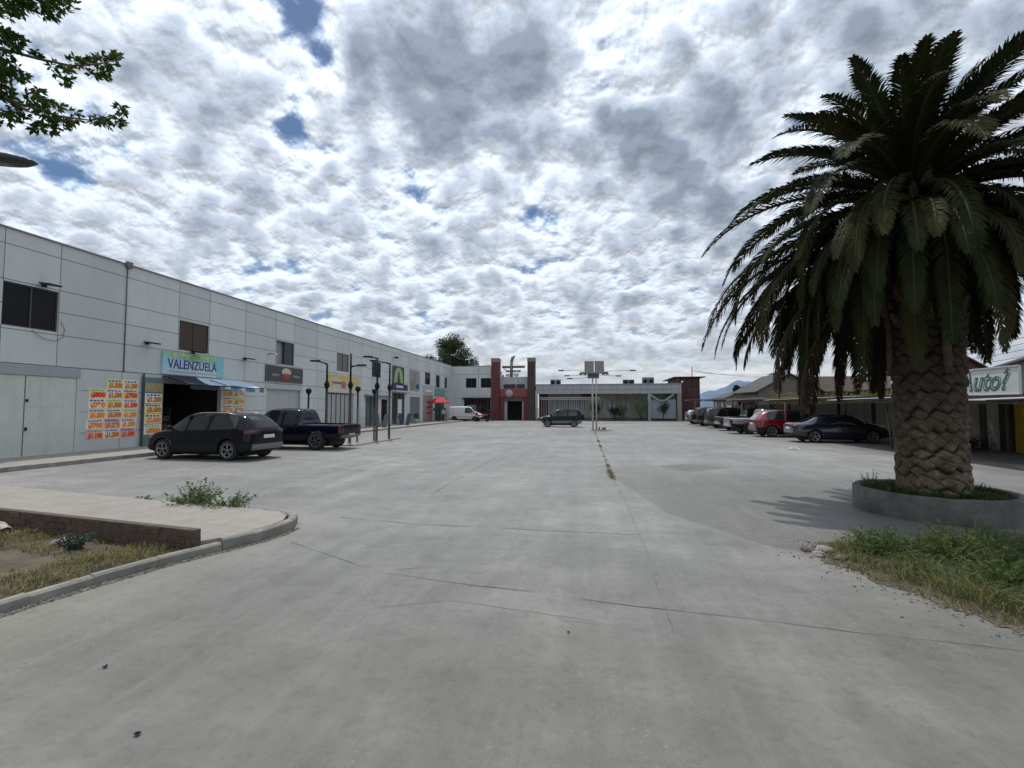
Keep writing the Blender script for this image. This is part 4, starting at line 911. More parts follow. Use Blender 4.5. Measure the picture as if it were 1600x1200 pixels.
def ac(x0, x1, z1, label, n=2, dark=False):
    t = empty('air_conditioner', ((x0+x1)/2, FY+2.2, 4.9), label=label, cat='air conditioner', group='air conditioners on the canopy roof'); w = (x1-x0)/n
    for i in range(n):
        b = MB(); xa = x0-(x0+x1)/2+i*w; b.box(xa+.03, xa+w-.03, -.3, .3, .1, z1-4.9); b.box(xa+.1, xa+w-.1, -.25, .25, 0, .1, k=1)
        b.lathe([(.0, 0), (.28, 0), (.28, .02), (0, .02)], (xa+w/2, -.325, (z1-4.9)/2+.05), 14, 'y', k=1); b.build('cabinet', [mat('ac_dark', (.09, .09, .09), .6) if dark else mat('ac_grey', (.20, .20, .20), .6), dark_m], t)
ac(-5.04, -3.5, 5.85, 'pair of grey air conditioners on the roof nearest the entrance pillars')
ac(5.2, 6.8, 5.75, 'dark air conditioners on the roof right of the lamp mast', 2, True)
ac(7.85, 9.5, 6.05, 'taller pair of air conditioners near the right end of the canopy roof', 2)
# red brown building and boundary beyond
rb = empty('brown_building', (15, 70, 0), label='dark red brown block with a flat roof beyond the right end of the canopy building', cat='building')
b = MB(); b.box(12.9, 15.7, 69, 78, 0, 6.0); b.box(12.2, 16.4, 68.6, 78.4, 6.0, 6.12, k=1)
for i in range(4): b.box(13.1+i*.8, 13.14+i*.8, 68.98, 69, .5, 6, k=1)
for z in (1.6, 3.2, 4.7): b.box(12.9, 15.7, 68.985, 69, z, z+.05, k=1)
par(b.build('wall', [mat('brown_red', (.085, .035, .033), .8, var=.25), dark_m]), rb)
b = MB(); b.tube([(14.9, 70, 6.1), (14.9, 70, 7.6)], .05, 6); par(b.build('roof_pipe', dark_m), rb)
b = MB(); b.lathe([(0, .2), (.2, 0), (0, -.2)], (13.3, 68.7, 5.4), 10); b.tube([(13.3, 68.7, 5.4), (13.3, 69, 5.4)], .05, 5, 0); tag(b.build('flood_lamp', mat('globe_white', (0, 0, 0))), 'small bright lamp on the corner of the red brown block', 'lamp')
b = MB(); b.tube([(14.9, 71, 0), (14.9, 71, 6.4)], .04, 6); 

# ---- trees behind the far end
def leafy_tree(name, x, y, h, r, crown_z, label, m, seed, n=9000, ls=.28, clumps=26, rz=.9, bark=None, group=None, lean=(0, 0), trunk_r=.35):
    rnd = random.Random(seed); t = empty(name, (x, y, 0), label=label, cat='tree', group=group)
    bk = bark or mat('bark', (.13, .10, .075), .9, var=.3, vscale=4, bump=.7)
    b = MB(); b.tube([(0, 0, 0), (.1, 0, h*.25), (-.05, .1, h*.5), (0, 0, h*.75)], [trunk_r, trunk_r*.8, trunk_r*.55, trunk_r*.25], 9)
    C = []
    for i in range(clumps):
        u, v = rnd.uniform(0, 6.28), rnd.uniform(-.85, 1); q = math.sqrt(max(0, 1-v*v)); rr = rnd.uniform(.45, .92)
        C.append((Vector((r*rr*q*cos(u)+lean[0], r*rr*q*sin(u)+lean[1], crown_z+r*rz*rr*v)), r*rnd.uniform(.20, .36)))
    for c, cr in C[::2]:
        a = Vector((0, 0, h*rnd.uniform(.3, .5))); b.tube([a, a.lerp(c, .5)+Vector((0, 0, .3)), c], [trunk_r*.35, trunk_r*.2, trunk_r*.06], 5)
    b.build('trunk', bk, t); b = MB()
    for i in range(n):
        c, cr = C[rnd.randrange(len(C))]; u, v = rnd.uniform(0, 6.28), rnd.uniform(-1, 1); q = math.sqrt(1-v*v); rr = cr*rnd.random()**.4
        leaf(b, c+Vector((rr*q*cos(u), rr*q*sin(u), rr*v*.8)), rnd, ls*rnd.uniform(.6, 1.3), 0, .5)
    b.build('crown', m, t); return t
tl = leafmat('eucalyptus_leaf', (.055, .072, .038), .35, .25, 1.2)
leafy_tree('broad_tree', -25.2, 85, 13, 4.9, 10.9, 'large grey green round tree rising behind the far corner of the grey building', tl, 4, 15000, .36, 34, .92)
leafy_tree('slender_tree', -17.3, 82, 8.6, 1.7, 7.3, 'thin sparse tree just right of the large round tree', leafmat('pale_leaf', (.10, .13, .08), .3, .3, 1.2), 5, 1500, .30, 12, 1.3)
leafy_tree('slender_tree', -15.2, 80, 7.6, 1.5, 6.7, 'low sparse tree top peeping over the far wing near the left pillar', leafmat('pale_leaf', (0, 0, 0)), 6, 800, .28, 9, .7)
# shrubs in front of the canopy building
for i, (x, h, w, k, lab) in enumerate(((1.3, 2.4, .9, 2, 'dark shrub just right of the lamp mast before the canopy building'), (4.0, 2.0, 1.1, 2, 'low dark shrub left of the bright green bush by the canopy building'), (7.4, 2.7, 1.25, 0, 'bright green bush left of the V shaped strut'), (10.3, 2.7, 1.1, 2, 'rounded dark green bush right under the V shaped strut'), (5.1, 3.0, .8, 1, 'thin pale shrub between the dark and the bright green bushes'))):
    rnd = random.Random(i+30); t = empty('shrub', (x, FY+.35 if i != 3 else FY-.5, 0), label=lab, cat='shrub', group='shrubs along the canopy building'); b = MB()
    for s_ in range(5): b.tube([(0, 0, 0), (rnd.uniform(-.2, .2), rnd.uniform(-.2, .2), h*.4), (rnd.uniform(-w, w)*.6, rnd.uniform(-.3, .3), h*.75)], [.05, .035, .015], 5)
    b.build('stem', MATS['bark'], t); b = MB()
    for c_ in range(12):
        cx, cy, cz = rnd.uniform(-w, w)*.6, rnd.uniform(-.4, .4), h*rnd.uniform(.42, .9); leafball(b, cx, cy, cz, w*.45, h*.17, 130, 0, rnd, .14)
    b.build('crown', [leafmat('shrub_bright', (.16, .24, .05)), leafmat('shrub_pale', (.22, .28, .12)), leafmat('shrub_dark', (.035, .06, .03))][k], t)

# ------------------------------------------------------------------ cars
tyre_m = mat('tyre', (.022, .022, .023), .85); rim_m = mat('alloy', (.28, .28, .29), .35, .8); steel_rim = mat('dark_rim', (.12, .12, .125), .4, .6)
lamp_m = mat('headlamp', (.62, .64, .66), .12, spec=.8); tail_m = mat('tail_lamp', (.07, .006, .006), .15, spec=.8); chrome_m = mat('bright_trim', (.55, .55, .55), .3, .7)
carglass = mat('car_glass', (.016, .020, .020), .03, spec=.75); plate_m = mat('plate', (.62, .62, .60), .5); grey_trim = mat('grey_trim', (.16, .16, .165), .55)
def make_wheel(parent, x, y, r, w, spokes, side, rim=None):
    b = MB(); pr_ = [(r*.66, -w/2), (r*.90, -w/2-.0), (r*.985, -w*.38), (r, -w*.2), (r, w*.2), (r*.985, w*.38), (r*.9, w/2), (r*.66, w/2)]
    b.lathe(pr_, (0, 0, 0), 28, 'y'); wh = b.build('wheel', tyre_m, parent, (x, y, r))
    b = MB(); s_ = side; o = w*.5*s_
    b.lathe([(r*.67, o*.98), (r*.60, o*.80), (r*.56, -o*.6), (0, -o*.6)], (0, 0, 0), 28, 'y', k=1)
    b.lathe([(r*.68, o*1.0), (r*.60, o*1.02), (r*.58, o*.82)], (0, 0, 0), 28, 'y', k=0)
    b.lathe([(0, o*.98), (r*.11, o*.95), (r*.13, o*.6)], (0, 0, 0), 12, 'y', k=0)
    for i in range(spokes):
        a = 2*pi*i/spokes+.3
        for dlt in (-.16, .16):
            ca, sa = cos(a), sin(a); cb_, sb_ = cos(a+dlt), sin(a+dlt); px, pz = -sin(a), cos(a); wv = r*.045
            p0 = (r*.10*ca, r*.10*sa); p1 = (r*.60*cb_, r*.60*sb_)
            vs = []
            for (qx, qz), yy in ((p0, .90), (p1, .96)):
                for sg in (-1, 1): vs.append((qx+px*wv*sg, o*yy, qz+pz*wv*sg))
            for (qx, qz), yy in ((p0, .66), (p1, .74)):
                for sg in (-1, 1): vs.append((qx+px*wv*sg, o*yy, qz+pz*wv*sg))
            b.add(vs, [(0, 1, 3, 2), (4, 6, 7, 5), (0, 2, 6, 4), (1, 5, 7, 3)], 0)
    b.build('rim', [rim or rim_m, dark_m], wh); return wh

def make_car(name, label, cat, loc, heading, paint, st, spans, wheels, wr=.34, ww=.22, W_=.9, zclad=0, clad=None, tail=None, head=None, bed=None, group=None, rim=None, spokes=5,
             rear=None, front=None, plate='rear', seams=(), handles=(), mirror=None, rails=False, glassm=None, track=None):
    """st: stations (x, z_bottom, z_belt, z_top, half_low, half_belt, half_top); x grows towards the nose"""
    root = empty(name, loc, heading, label=label, cat=cat, group=group)
    bm = bmesh.new(); rings = []
    for (x, zb, zl, zt, wl, wb, wt) in st:
        half = [(0, zb), (wl*.80, zb), (wl*.97, zb+.07), (wl*1.0, zb+(zl-zb)*.42), (wl*.995+(wb-wl)*.35, zb+(zl-zb)*.78), (wb, zl), (wt, zt-.05 if zt-zl > .12 else zt-(zt-zl)*.4), (wt-.13, zt), (0, zt+.015)]
        ring = [bm.verts.new((x, y, z)) for y, z in half]+[bm.verts.new((x, -y, z)) for y, z in half[-2:0:-1]]
        rings.append(ring)
    n = len(rings[0]); cr = bm.edges.layers.float.new('crease_edge')
    GL = 1
    for i in range(len(rings)-1):
        for j in range(n):
            f = bm.faces.new((rings[i][j], rings[i][(j+1) % n], rings[i+1][(j+1) % n], rings[i+1][j])); jj = j if j < 8 else n-1-j
            k = 0; sp_ = spans.get(i, '')
            if 'S' in sp_ and jj == 5: k = GL
            if 'W' in sp_ and jj in (7,): k = GL
            if 'w' in sp_ and jj in (5,): k = GL
            if jj <= 1: k = 2
            if jj == 2 and clad and zclad: k = 3
            f.material_index = k; f.smooth = True
    f1 = bm.faces.new(rings[0][::-1]); f2 = bm.faces.new(rings[-1]); 
    for e in bm.edges:
        ks = {f.material_index for f in e.link_faces}
        if len(ks) > 1: e[cr] = .75
        if f1 in e.link_faces or f2 in e.link_faces: e[cr] = .25
    vm = {v: i for i, v in enumerate(rings[0])}
    for ring in rings:      # belt and roof edges stay fairly crisp
        for idx in (5, n-5): pass
    for i in range(len(rings)-1):
        for idx in (5, n-5):
            e = bm.edges.get((rings[i][idx], rings[i+1][idx]))
            if e and e[cr] < .5: e[cr] = .45
    bmesh.ops.recalc_face_normals(bm, faces=bm.faces)
    me = bpy.data.meshes.new('body'); bm.to_mesh(me); bm.free()
    for m in (paint, glassm or carglass, black_m, clad or black_m): me.materials.append(m)
    tmp = bpy.data.objects.new('tmp_body', me); COL.objects.link(tmp)
    sm = tmp.modifiers.new('s', 'SUBSURF'); sm.levels = 2; sm.render_levels = 2
    cutters = []
    for wx_ in wheels:
        b = MB(); rr = wr*1.16; b.tube([(wx_, -1.3, wr), (wx_, 1.3, wr)], rr, 30); co = b.build('cut', black_m)
        for p in co.data.polygons: p.use_smooth = False
        fix_normals(co); cutters.append(co)
        bo = tmp.modifiers.new('b', 'BOOLEAN'); bo.operation = 'DIFFERENCE'; bo.object = co; bo.solver = 'EXACT'; bo.material_mode = 'TRANSFER'
    if bed:
        b = MB(); b.box(*bed); co = fix_normals(b.build('cut', black_m)); cutters.append(co)
        bo = tmp.modifiers.new('b', 'BOOLEAN'); bo.operation = 'DIFFERENCE'; bo.object = co; bo.solver = 'EXACT'; bo.material_mode = 'TRANSFER'
    bpy.context.view_layer.update(); dg = bpy.context.evaluated_depsgraph_get()
    ev = tmp.evaluated_get(dg); full = bpy.data.meshes.new_from_object(ev)
    for c in cutters: c.hide_render = False; bpy.data.objects.remove(c)
    bpy.data.objects.remove(tmp)
    bm = bmesh.new(); bm.from_mesh(full); bm.faces.ensure_lookup_table(); bvh = BVHTree.FromBMesh(bm)
    mats = [m for m in full.materials]
    gi = [i for i, m in enumerate(mats) if m == (glassm or carglass)][0]
    # split glass islands into parts
    glass = [f for f in bm.faces if f.material_index == gi]; seen = set(); islands = []
    for f in glass:
        if f in seen: continue
        stack = [f]; isl = []; seen.add(f)
        while stack:
            g = stack.pop(); isl.append(g)
            for e in g.edges:
                for h in e.link_faces:
                    if h.material_index == gi and h not in seen and g.normal.dot(h.normal) > .80: seen.add(h); stack.append(h)
        islands.append(isl)
    xs = [s_[0] for s_ in st]; mid = (xs[0]+xs[-1])/2
    for isl in islands:
        vs = {}; vl = []; fs = []
        for f in isl:
            fs.append(tuple(vs.setdefault(v, len(vs)) for v in f.verts))
        vl = [None]*len(vs)
        for v, i in vs.items(): vl[i] = v.co.copy()
        c = sum((v for v in vl), Vector())/len(vl); nrm = sum((f.normal*f.calc_area() for f in isl), Vector())
        if len(isl) < 3: continue
        nm = 'side_window' if abs(nrm.y) > .75*nrm.length else ('windscreen' if c.x > mid else 'rear_window')
        me2 = bpy.data.meshes.new(nm); me2.from_pydata(vl, [], fs); me2.materials.append(glassm or carglass); me2.polygons.foreach_set('use_smooth', [True]*len(fs)); me2.update()
        o = bpy.data.objects.new(nm, me2); COL.objects.link(o); o.parent = root
    big = [f for isl in islands if len(isl) >= 3 for f in isl]
    bmesh.ops.delete(bm, geom=big, context='FACES'); bm.to_mesh(full); bm.free()
    full.name = 'body'; body = bpy.data.objects.new('body', full); COL.objects.link(body); body.parent = root
    tr = track if track else W_-ww/2-.02
    for wx_ in wheels:
        for sd_ in (-1, 1): make_wheel(root, wx_, tr*sd_, wr, ww, spokes, sd_, rim)
    b = MB()
    for wx_ in wheels: b.box(wx_-wr*1.1, wx_+wr*1.1, -tr+ww, tr-ww, wr*.4, wr*1.3)
    b.box(wheels[0]+wr, wheels[1]-wr, -W_*.7, W_*.7, wr*.5, wr*.75); b.build('chassis', black_m, root)
    def hit(axis, a, c, sgn):
        """point on the body: axis 'x' looks along x at (y=a, z=c); axis 'y' looks along y at (x=a, z=c)"""
        if axis == 'x': o = Vector((8*sgn, a, c)); d_ = Vector((-sgn, 0, 0))
        else: o = Vector((a, 4*sgn, c)); d_ = Vector((0, -sgn, 0))
        p, nn, i, dist = bvh.ray_cast(o, d_)
        return p
    def patch(nm, axis, sgn, u0, u1, z0, z1, m, off=.008, nu=6, nz=4, parent=root, skew=0):
        b = MB(); P = []
        for j in range(nz+1):
            for i in range(nu+1):
                z = z0+(z1-z0)*j/nz; u = u0+(u1-u0)*i/nu+skew*(j/nz-.5)
                p = hit(axis, u, z, sgn)
                if p is None: return None
                dv = Vector((sgn, 0, 0)) if axis == 'x' else Vector((0, sgn, 0)); P.append((p, dv))
        N = (nu+1)*(nz+1); vs = [p+dv*off for p, dv in P]+[p-dv*.01 for p, dv in P]; fs = []
        for j in range(nz):
            for i in range(nu): a = j*(nu+1)+i; fs += [(a, a+1, a+nu+2, a+nu+1)]
        for i in range(nu): a = i; c = nz*(nu+1)+i; fs += [(a, a+1, N+a+1, N+a), (c, c+1, N+c+1, N+c)]
        for j in range(nz): a = j*(nu+1); c = a+nu; fs += [(a, a+nu+1, N+a+nu+1, N+a), (c, c+nu+1, N+c+nu+1, N+c)]
        b.add(vs, fs, sm=False); return fix_normals(b.build(nm, m, parent))
    for s_ in (-1, 1):
        if tail: patch('tail_light', 'x', -1, *(sorted((s_*tail[0], s_*tail[1]))), tail[2], tail[3], tail_m, .012)
        if tail and len(tail) > 4: patch('tail_light', 'y', s_, st[0][0]+tail[4], st[0][0]+tail[5], tail[2], tail[3], tail_m, .008)
        if head: patch('headlight', 'x', 1, *(sorted((s_*head[0], s_*head[1]))), head[2], head[3], lamp_m, .012)
        for x in seams: patch('door_seam', 'y', s_, x-.004, x+.004, st[2][1]+.12, 1.0 if st[0][2] < 1.2 else 1.05, black_m, .0015, 1, 6)
        for x, z in handles: patch('door_handle', 'y', s_, x-.09, x+.09, z-.014, z+.014, paint if paint is not None else black_m, .028, 3, 1)
        if mirror:
            mx, mz = mirror; p = hit('y', mx, mz-.06, s_)
            if p is not None:
                y = abs(p.y); b = MB(); M = Matrix.Translation((mx, s_*(y+.14), mz+.02)) @ Matrix.Rotation(s_*R(-8), 4, 'Z')
                b.lathe([(0, -.055), (.07, -.05), (.10, 0), (.075, .045), (0, .05)], (0, 0, 0), 12, 'y', M=M @ Matrix.Diagonal((1, 1.7, .85, 1))); b.box(mx-.03, mx+.03, min(s_*(y-.03), s_*(y+.1)), max(s_*(y-.03), s_*(y+.1)), mz-.05, mz)
                b.build('mirror', paint, root)
        if rails:
            pts = []
            for i in range(7):
                x = rails[0]+(rails[1]-rails[0])*i/6; o = Vector((x, s_*rails[2], 4)); p, nn, ii, dd = bvh.ray_cast(o, Vector((0, 0, -1)))
                if p: pts.append(p+Vector((0, 0, .0 if i in (0, 6) else .035)))
            if len(pts) > 2: b = MB(); b.tube(pts, .017, 6); b.build('roof_rail', chrome_m if rails[3:] == ('c',) else black_m, root)
    for args in (rear or ()): patch(*args[:1], 'x', -1, *args[1:])
    for args in (front or ()): patch(*args[:1], 'x', 1, *args[1:])
    return root, patch, hit

def rot_pt(px, py): return px, py
navy_p = mat('paint_black', (.003, .0035, .006), .08, 0, spec=.30); dkblue = mat('paint_navy', (.004, .006, .016), .08, 0, spec=.32); grn_p = mat('paint_dark_green', (.008, .02, .022), .32, .4, spec=.35)
red_p = mat('paint_red', (.20, .004, .015), .25, .1, coat=1); slv = mat('paint_silver', (.36, .37, .40), .35, .6, coat=.7); blk = mat('paint_black_b', (.012, .012, .012), .35, .2, coat=.6)
wht = mat('paint_white', (.66, .67, .67), .4, 0, coat=.5); blu = mat('paint_blue_grey', (.010, .014, .028), .18, .1, coat=1); gr2 = mat('paint_bottle_green', (.012, .04, .035), .35, .3, coat=.7)
beige = mat('paint_graphite', (.06, .06, .062), .35, .5, spec=.35)

def crossover(label, loc, hd, paint, group=None, rear_extra=True, L=4.45, H_=1.62, spokes=5, name='parked_car', rim=None, wb=(-1.33, 1.35), slope=.30, tailspec=None):
    h = L/2; k = H_/1.62
    st = [(-h, .42, .92*k, 1.02*k, .70, .72, .62), (-h+.07, .30, .98*k, 1.10*k, .82, .80, .66), (-h+.30, .24, 1.04*k, 1.34*k, .90, .86, .64), (-h+.62, .22, 1.06*k, 1.55*k, .92, .885, .63), (-h+.95, .21, 1.05*k, 1.59*k, .925, .895, .64),
          (-.55, .20, 1.02*k, 1.62*k, .925, .90, .65), (-.49, .20, 1.02*k, 1.62*k, .925, .90, .65), (.35, .20, .99*k, 1.60*k, .925, .90, .64), (.42, .20, .985*k, 1.585*k, .925, .90, .635), (.62, .20, .98*k, 1.54*k, .925, .895, .63),
          (1.22, .20, .96*k, 1.10*k, .92, .87, .70), (h-.75, .21, .94*k, 1.03*k, .91, .84, .66), (h-.25, .24, .86*k, .96*k, .86, .78, .58), (h-.05, .30, .74*k, .84*k, .74, .70, .52), (h, .40, .66, .72, .62, .60, .44)]
    sp_ = {1: 'W', 2: 'W', 3: '', 4: 'S', 5: '', 6: 'S', 7: '', 8: 'Sw', 9: 'Ww'}
    sp_ = {2: 'W', 3: 'S', 4: 'S', 6: 'S', 8: 'S', 9: 'Ww'}
    rear = []
    if rear_extra: rear = [('licence_plate', -.26, .26, .74*k, .86*k, plate_m, .016, 3, 2), ('bumper', -.74, .74, .36, .56, grey_trim, .03, 10, 3), ('light_bar', -.70, .70, .94*k, .99*k, black_m, .014, 10, 2)]
    r, patch, hit = make_car(name, label, 'car', loc, hd, paint, st, sp_, wb, .35, .23, .92, 1, black_m, tailspec or (.40, .80, .90*k, 1.02*k, .02, .28), (.38, .80, .74*k, .86*k), None, group, rim, spokes, rear,
                             [('grille', -.50, .50, .48, .74, black_m, .012, 8, 4)], 'rear', (-.98, -.50, .55, 1.28), ((-.72, .93*k), (.38, .91*k)), (1.02, 1.08*k), (-1.35, .35, .60, 'c'))
    return r
# heading: nose towards -X for the row on the left
crossover('black crossover parked nose in at the shop entrance, nearest the camera on the left', (-13.25, 15.38, 0), R(176.5), navy_p, None, H_=1.64)

def pickup(label, loc, hd, paint, L=5.3, H_=1.78, group=None, name='pickup_truck', rim=None, tailm=None, spokes=6, extra_rear=(), topper=False):
    h = L/2
    st = [(-h, .55, 1.00, 1.09, .84, .84, .82), (-h+.06, .48, 1.02, 1.10, .885, .87, .83), (-h+.5, .42, 1.04, 1.11, .90, .885, .83), (-.70, .36, 1.04, 1.12, .91, .89, .83), (-.62, .34, 1.05, 1.13, .91, .89, .83), (-.58, .34, 1.05, 1.60, .91, .885, .68), (-.46, .34, 1.06, H_-.03, .91, .885, .68),
          (.12, .34, 1.05, H_, .915, .89, .69), (.19, .34, 1.05, H_, .915, .89, .69), (.85, .34, 1.03, H_-.03, .915, .88, .68), (1.05, .34, 1.02, H_-.10, .915, .88, .67), (1.52, .35, 1.01, 1.16, .91, .86, .74), (h-.55, .36, .98, 1.10, .905, .84, .68), (h-.12, .42, .90, 1.03, .87, .80, .62), (h, .50, .82, .94, .78, .72, .56)]
    sp_ = {5: 'W', 6: 'S', 8: 'S', 9: 'S', 10: 'Ww'}
    return make_car(name, label, 'pickup truck', loc, hd, paint, st, sp_, (-1.45, 1.62), .385, .26, .93, 1, black_m, (.66, .84, .72, 1.02, .01, .14), (.40, .80, .80, .95), (-h+.07, -.70, -.74, .74, .72, 1.6), group, rim, spokes,
                    [('tailgate', -.64, .64, .72, 1.03, paint, .012, 8, 3), ('licence_plate', -.24, .24, .58, .68, plate_m, .03, 3, 2), ('bumper', -.82, .82, .50, .63, tailm or chrome_m, .05, 10, 2)]+list(extra_rear),
                    [('grille', -.40, .40, .62, .95, black_m, .012, 8, 4)], 'rear', (-.52, .16, 1.0), ((-.30, .97), (.42, .96)), (1.18, 1.14))[0]
pickup('dark navy double cab pickup parked between the black crossover and the lamp posts', (-12.75, 19.55, 0), R(178.5), dkblue, L=5.25, rim=steel_rim, tailm=grey_trim)

# white panel van at the far end, nose to the right
def van():
    L = 4.6; h = L/2
    st = [(-h, .40, 1.0, 1.75, .80, .82, .70), (-h+.06, .30, 1.05, 1.90, .88, .88, .74), (-h+.4, .24, 1.07, 1.96, .90, .90, .76), (-.1, .22, 1.07, 1.97, .90, .90, .76), (0, .22, 1.07, 1.97, .90, .90, .76), (.55, .22, 1.06, 1.92, .90, .89, .73), (.75, .22, 1.05, 1.85, .90, .88, .70),
          (1.40, .22, 1.00, 1.20, .89, .85, .70), (h-.35, .24, .90, 1.02, .86, .80, .60), (h-.06, .30, .76, .86, .76, .72, .5), (h, .40, .62, .70, .66, .62, .44)]
    r, patch, hit = make_car('panel_van', 'white panel van parked sideways before the far corner wing', 'van', (-15.85, 62.0, 0), 0, wht, st, {4: 'S', 5: 'S', 6: 'Ww'}, (-1.42, 1.35), .32, .2, .90, 0, None, (.66, .80, .9, 1.25), (.36, .76, .70, .86), None, None, steel_rim, 6,
                      [('licence_plate', -.25, .25, .55, .66, plate_m, .014, 3, 2)], [('grille', -.4, .4, .45, .62, black_m, .012, 6, 3)], 'rear', (-.02, .98), ((.15, .95),), (1.12, 1.12))
    for s_ in (-1, 1): patch('side_rail', 'y', s_, -1.1, 1.0, .55, .62, grey_trim, .012, 10, 1)
    patch('door_seam', 'y', -1, -1.25, -1.24, .3, 1.6, black_m, .003, 1, 6)
van()
# old boxy estate/off-roader crossing the middle of the yard
def boxy(label, loc, hd, paint, group=None, L=4.15, H_=1.72, name='parked_car', spare=False, cat='car', rim=None, rack=False, wr=.35):
    h = L/2
    st = [(-h, .42, .98, 1.15, .74, .76, .64), (-h+.05, .36, 1.02, 1.35, .84, .83, .68), (-h+.22, .30, 1.04, H_-.06, .86, .84, .66), (-h+.40, .28, 1.05, H_, .87, .845, .66), (-.62, .27, 1.04, H_+.01, .875, .85, .66), (-.56, .27, 1.04, H_+.01, .875, .85, .66), (.25, .27, 1.02, H_, .875, .85, .655), (.32, .27, 1.02, H_-.01, .875, .85, .65), (.52, .27, 1.01, H_-.07, .875, .845, .64),
          (1.02, .28, .99, 1.12, .87, .82, .70), (h-.45, .30, .97, 1.06, .865, .80, .66), (h-.08, .36, .88, .98, .82, .76, .6), (h, .42, .78, .88, .74, .7, .52)]
    rear = [('licence_plate', -.24, .24, .60, .70, plate_m, .016, 3, 2), ('bumper', -.74, .74, .42, .56, grey_trim, .04, 8, 2)]
    r, patch, hit = make_car(name, label, cat, loc, hd, paint, st, {1: 'W', 3: 'S', 5: 'S', 7: 'S', 8: 'Ww'}, (-1.15, 1.28), wr, .24, .88, 1, grey_trim, (.60, .78, .72, 1.0, .02, .10), (.42, .72, .78, .92), None, group, rim, 5, rear,
                      [('grille', -.38, .38, .72, .92, black_m, .012, 6, 3), ('bumper', -.74, .74, .42, .60, grey_trim, .04, 8, 2)], 'rear', (-.59, .28, 1.0), ((-.35, .92), (.5, .9)), (.95, 1.12), (-1.4, .2, .6))
    if spare:
        b = MB(); b.lathe([(0, .1), (.30, .1), (.34, .05), (.35, -.05), (.32, -.12), (0, -.12)], (0, 0, 0), 20, 'y', M=Matrix.Translation((-h-.1, 0, .95)) @ Matrix.Rotation(pi/2, 4, 'Z')); b.build('spare_wheel', [black_m], r)
    return r
boxy('dark green off roader standing side on in the middle distance near the lamp mast', (-2.25, 44.9, 0), R(181), grn_p, L=3.75, H_=1.66, name='off_roader', spare=True)

RG = 'cars parked nose in under the right carport'
# right row, noses towards +X (rear towards the yard)
def sedan(label, loc, hd, paint, group=None):
    L = 4.6; h = L/2
    st = [(-h, .42, .84, .94, .68, .68, .56), (-h+.08, .30, .90, 1.02, .82, .78, .62), (-h+.45, .24, .93, 1.05, .87, .82, .64), (-h+.75, .22, .94, 1.09, .885, .84, .62), (-h+1.30, .20, .95, 1.38, .89, .85, .56), (-h+1.45, .20, .95, 1.41, .89, .85, .56), (-.20, .19, .93, 1.455, .89, .86, .57), (-.13, .19, .93, 1.455, .89, .86, .57), (.45, .19, .91, 1.43, .89, .86, .56), (.62, .19, .905, 1.38, .89, .855, .56),
          (1.20, .20, .89, 1.02, .885, .83, .62), (h-.5, .22, .82, .94, .86, .78, .58), (h-.12, .28, .70, .80, .78, .7, .5), (h, .36, .58, .66, .66, .62, .42)]
    return make_car('parked_car', label, 'car', loc, hd, paint, st, {3: 'Ww', 5: 'S', 7: 'S', 8: 'S', 9: 'Ww'}, (-1.32, 1.33), .32, .21, .885, 0, None, (.42, .78, .82, .95, .02, .22), (.4, .76, .62, .74), None, group, None, 5,
                    [('licence_plate', -.26, .26, .68, .79, plate_m, .014, 3, 2), ('bumper', -.72, .72, .34, .48, black_m, .02, 8, 2)], [('grille', -.4, .4, .4, .6, black_m, .012, 6, 3)], 'rear', (-1.0, -.16, .85), ((-.5, .85), (.35, .84)), (.95, 1.0))[0]
sedan('dark blue sedan, nearest of the cars under the right carport, half hidden in shade', (12.95, 27.25, 0), R(-2), blu, RG)
crossover('red crossover under the carport between the blue sedan and the silver pickup', (12.55, 31.9, 0), 0, red_p, RG, H_=1.66, tailspec=(.42, .82, .92, 1.10, .02, .20))
pickup('silver double cab pickup under the carport with its tail out in the sun', (12.4, 35.3, 0), R(2), slv, L=5.3, H_=1.76, group=RG, rim=steel_rim, extra_rear=(('tail_light', -.83, -.68, .72, 1.0, tail_m, .02, 2, 2),))
pickup('bottle green pickup with closed tailgate, right beyond the silver pickup', (12.9, 39.9, 0), R(1), gr2, L=5.2, H_=1.74, group=RG, rim=steel_rim)
boxy('graphite estate with pale bumper, third from the far end of the carport row', (12.7, 44.2, 0), R(0), beige, RG, L=4.4, H_=1.80)
boxy('black off roader with a rear spare wheel, under the carport near its far end', (12.7, 49.2, 0), R(0), blk, RG, L=4.2, H_=1.82, name='off_roader', spare=True)
boxy('pale silver hatchback at the very far end of the carport row', (12.9, 54.5, 0), R(0), slv, RG, L=4.0, H_=1.55)

# ------------------------------------------------------------------ motorcycle and person before the van
t = empty('motorcycle', (-13.15, 59.8, 0), R(15), label='red motorcycle standing in front of the nose of the white van', cat='motorcycle')
for x in (-.62, .62):
    b = MB(); b.lathe([(.20, -.05), (.29, -.05), (.31, 0), (.29, .05), (.20, .05), (.05, 0)], (0, 0, 0), 18, 'y'); b.build('wheel', tyre_m, t, (x, 0, .31))
b = MB(); b.tube([(-.6, 0, .35), (-.2, 0, .45), (.2, 0, .45), (.35, 0, .8)], .06, 7, 1); b.lathe([(0, .14), (.2, .12), (.28, 0), (.2, -.1), (0, -.12)], (.1, 0, .82), 12); b.box(-.16, .2, -.14, .14, .3, .6, k=1)
b.tube([(.62, 0, .31), (.4, 0, .85), (.32, 0, 1.02)], .03, 6, 1); b.box(.3, .62, -.13, .13, .75, 1.0); b.box(-.75, -.3, -.1, .1, .68, .78)
b.build('body', [mat('moto_red', (.38, .03, .03), .35), dark_m], t)
b = MB(); b.box(-.5, .05, -.13, .13, .79, .88); b.build('saddle', black_m, t)
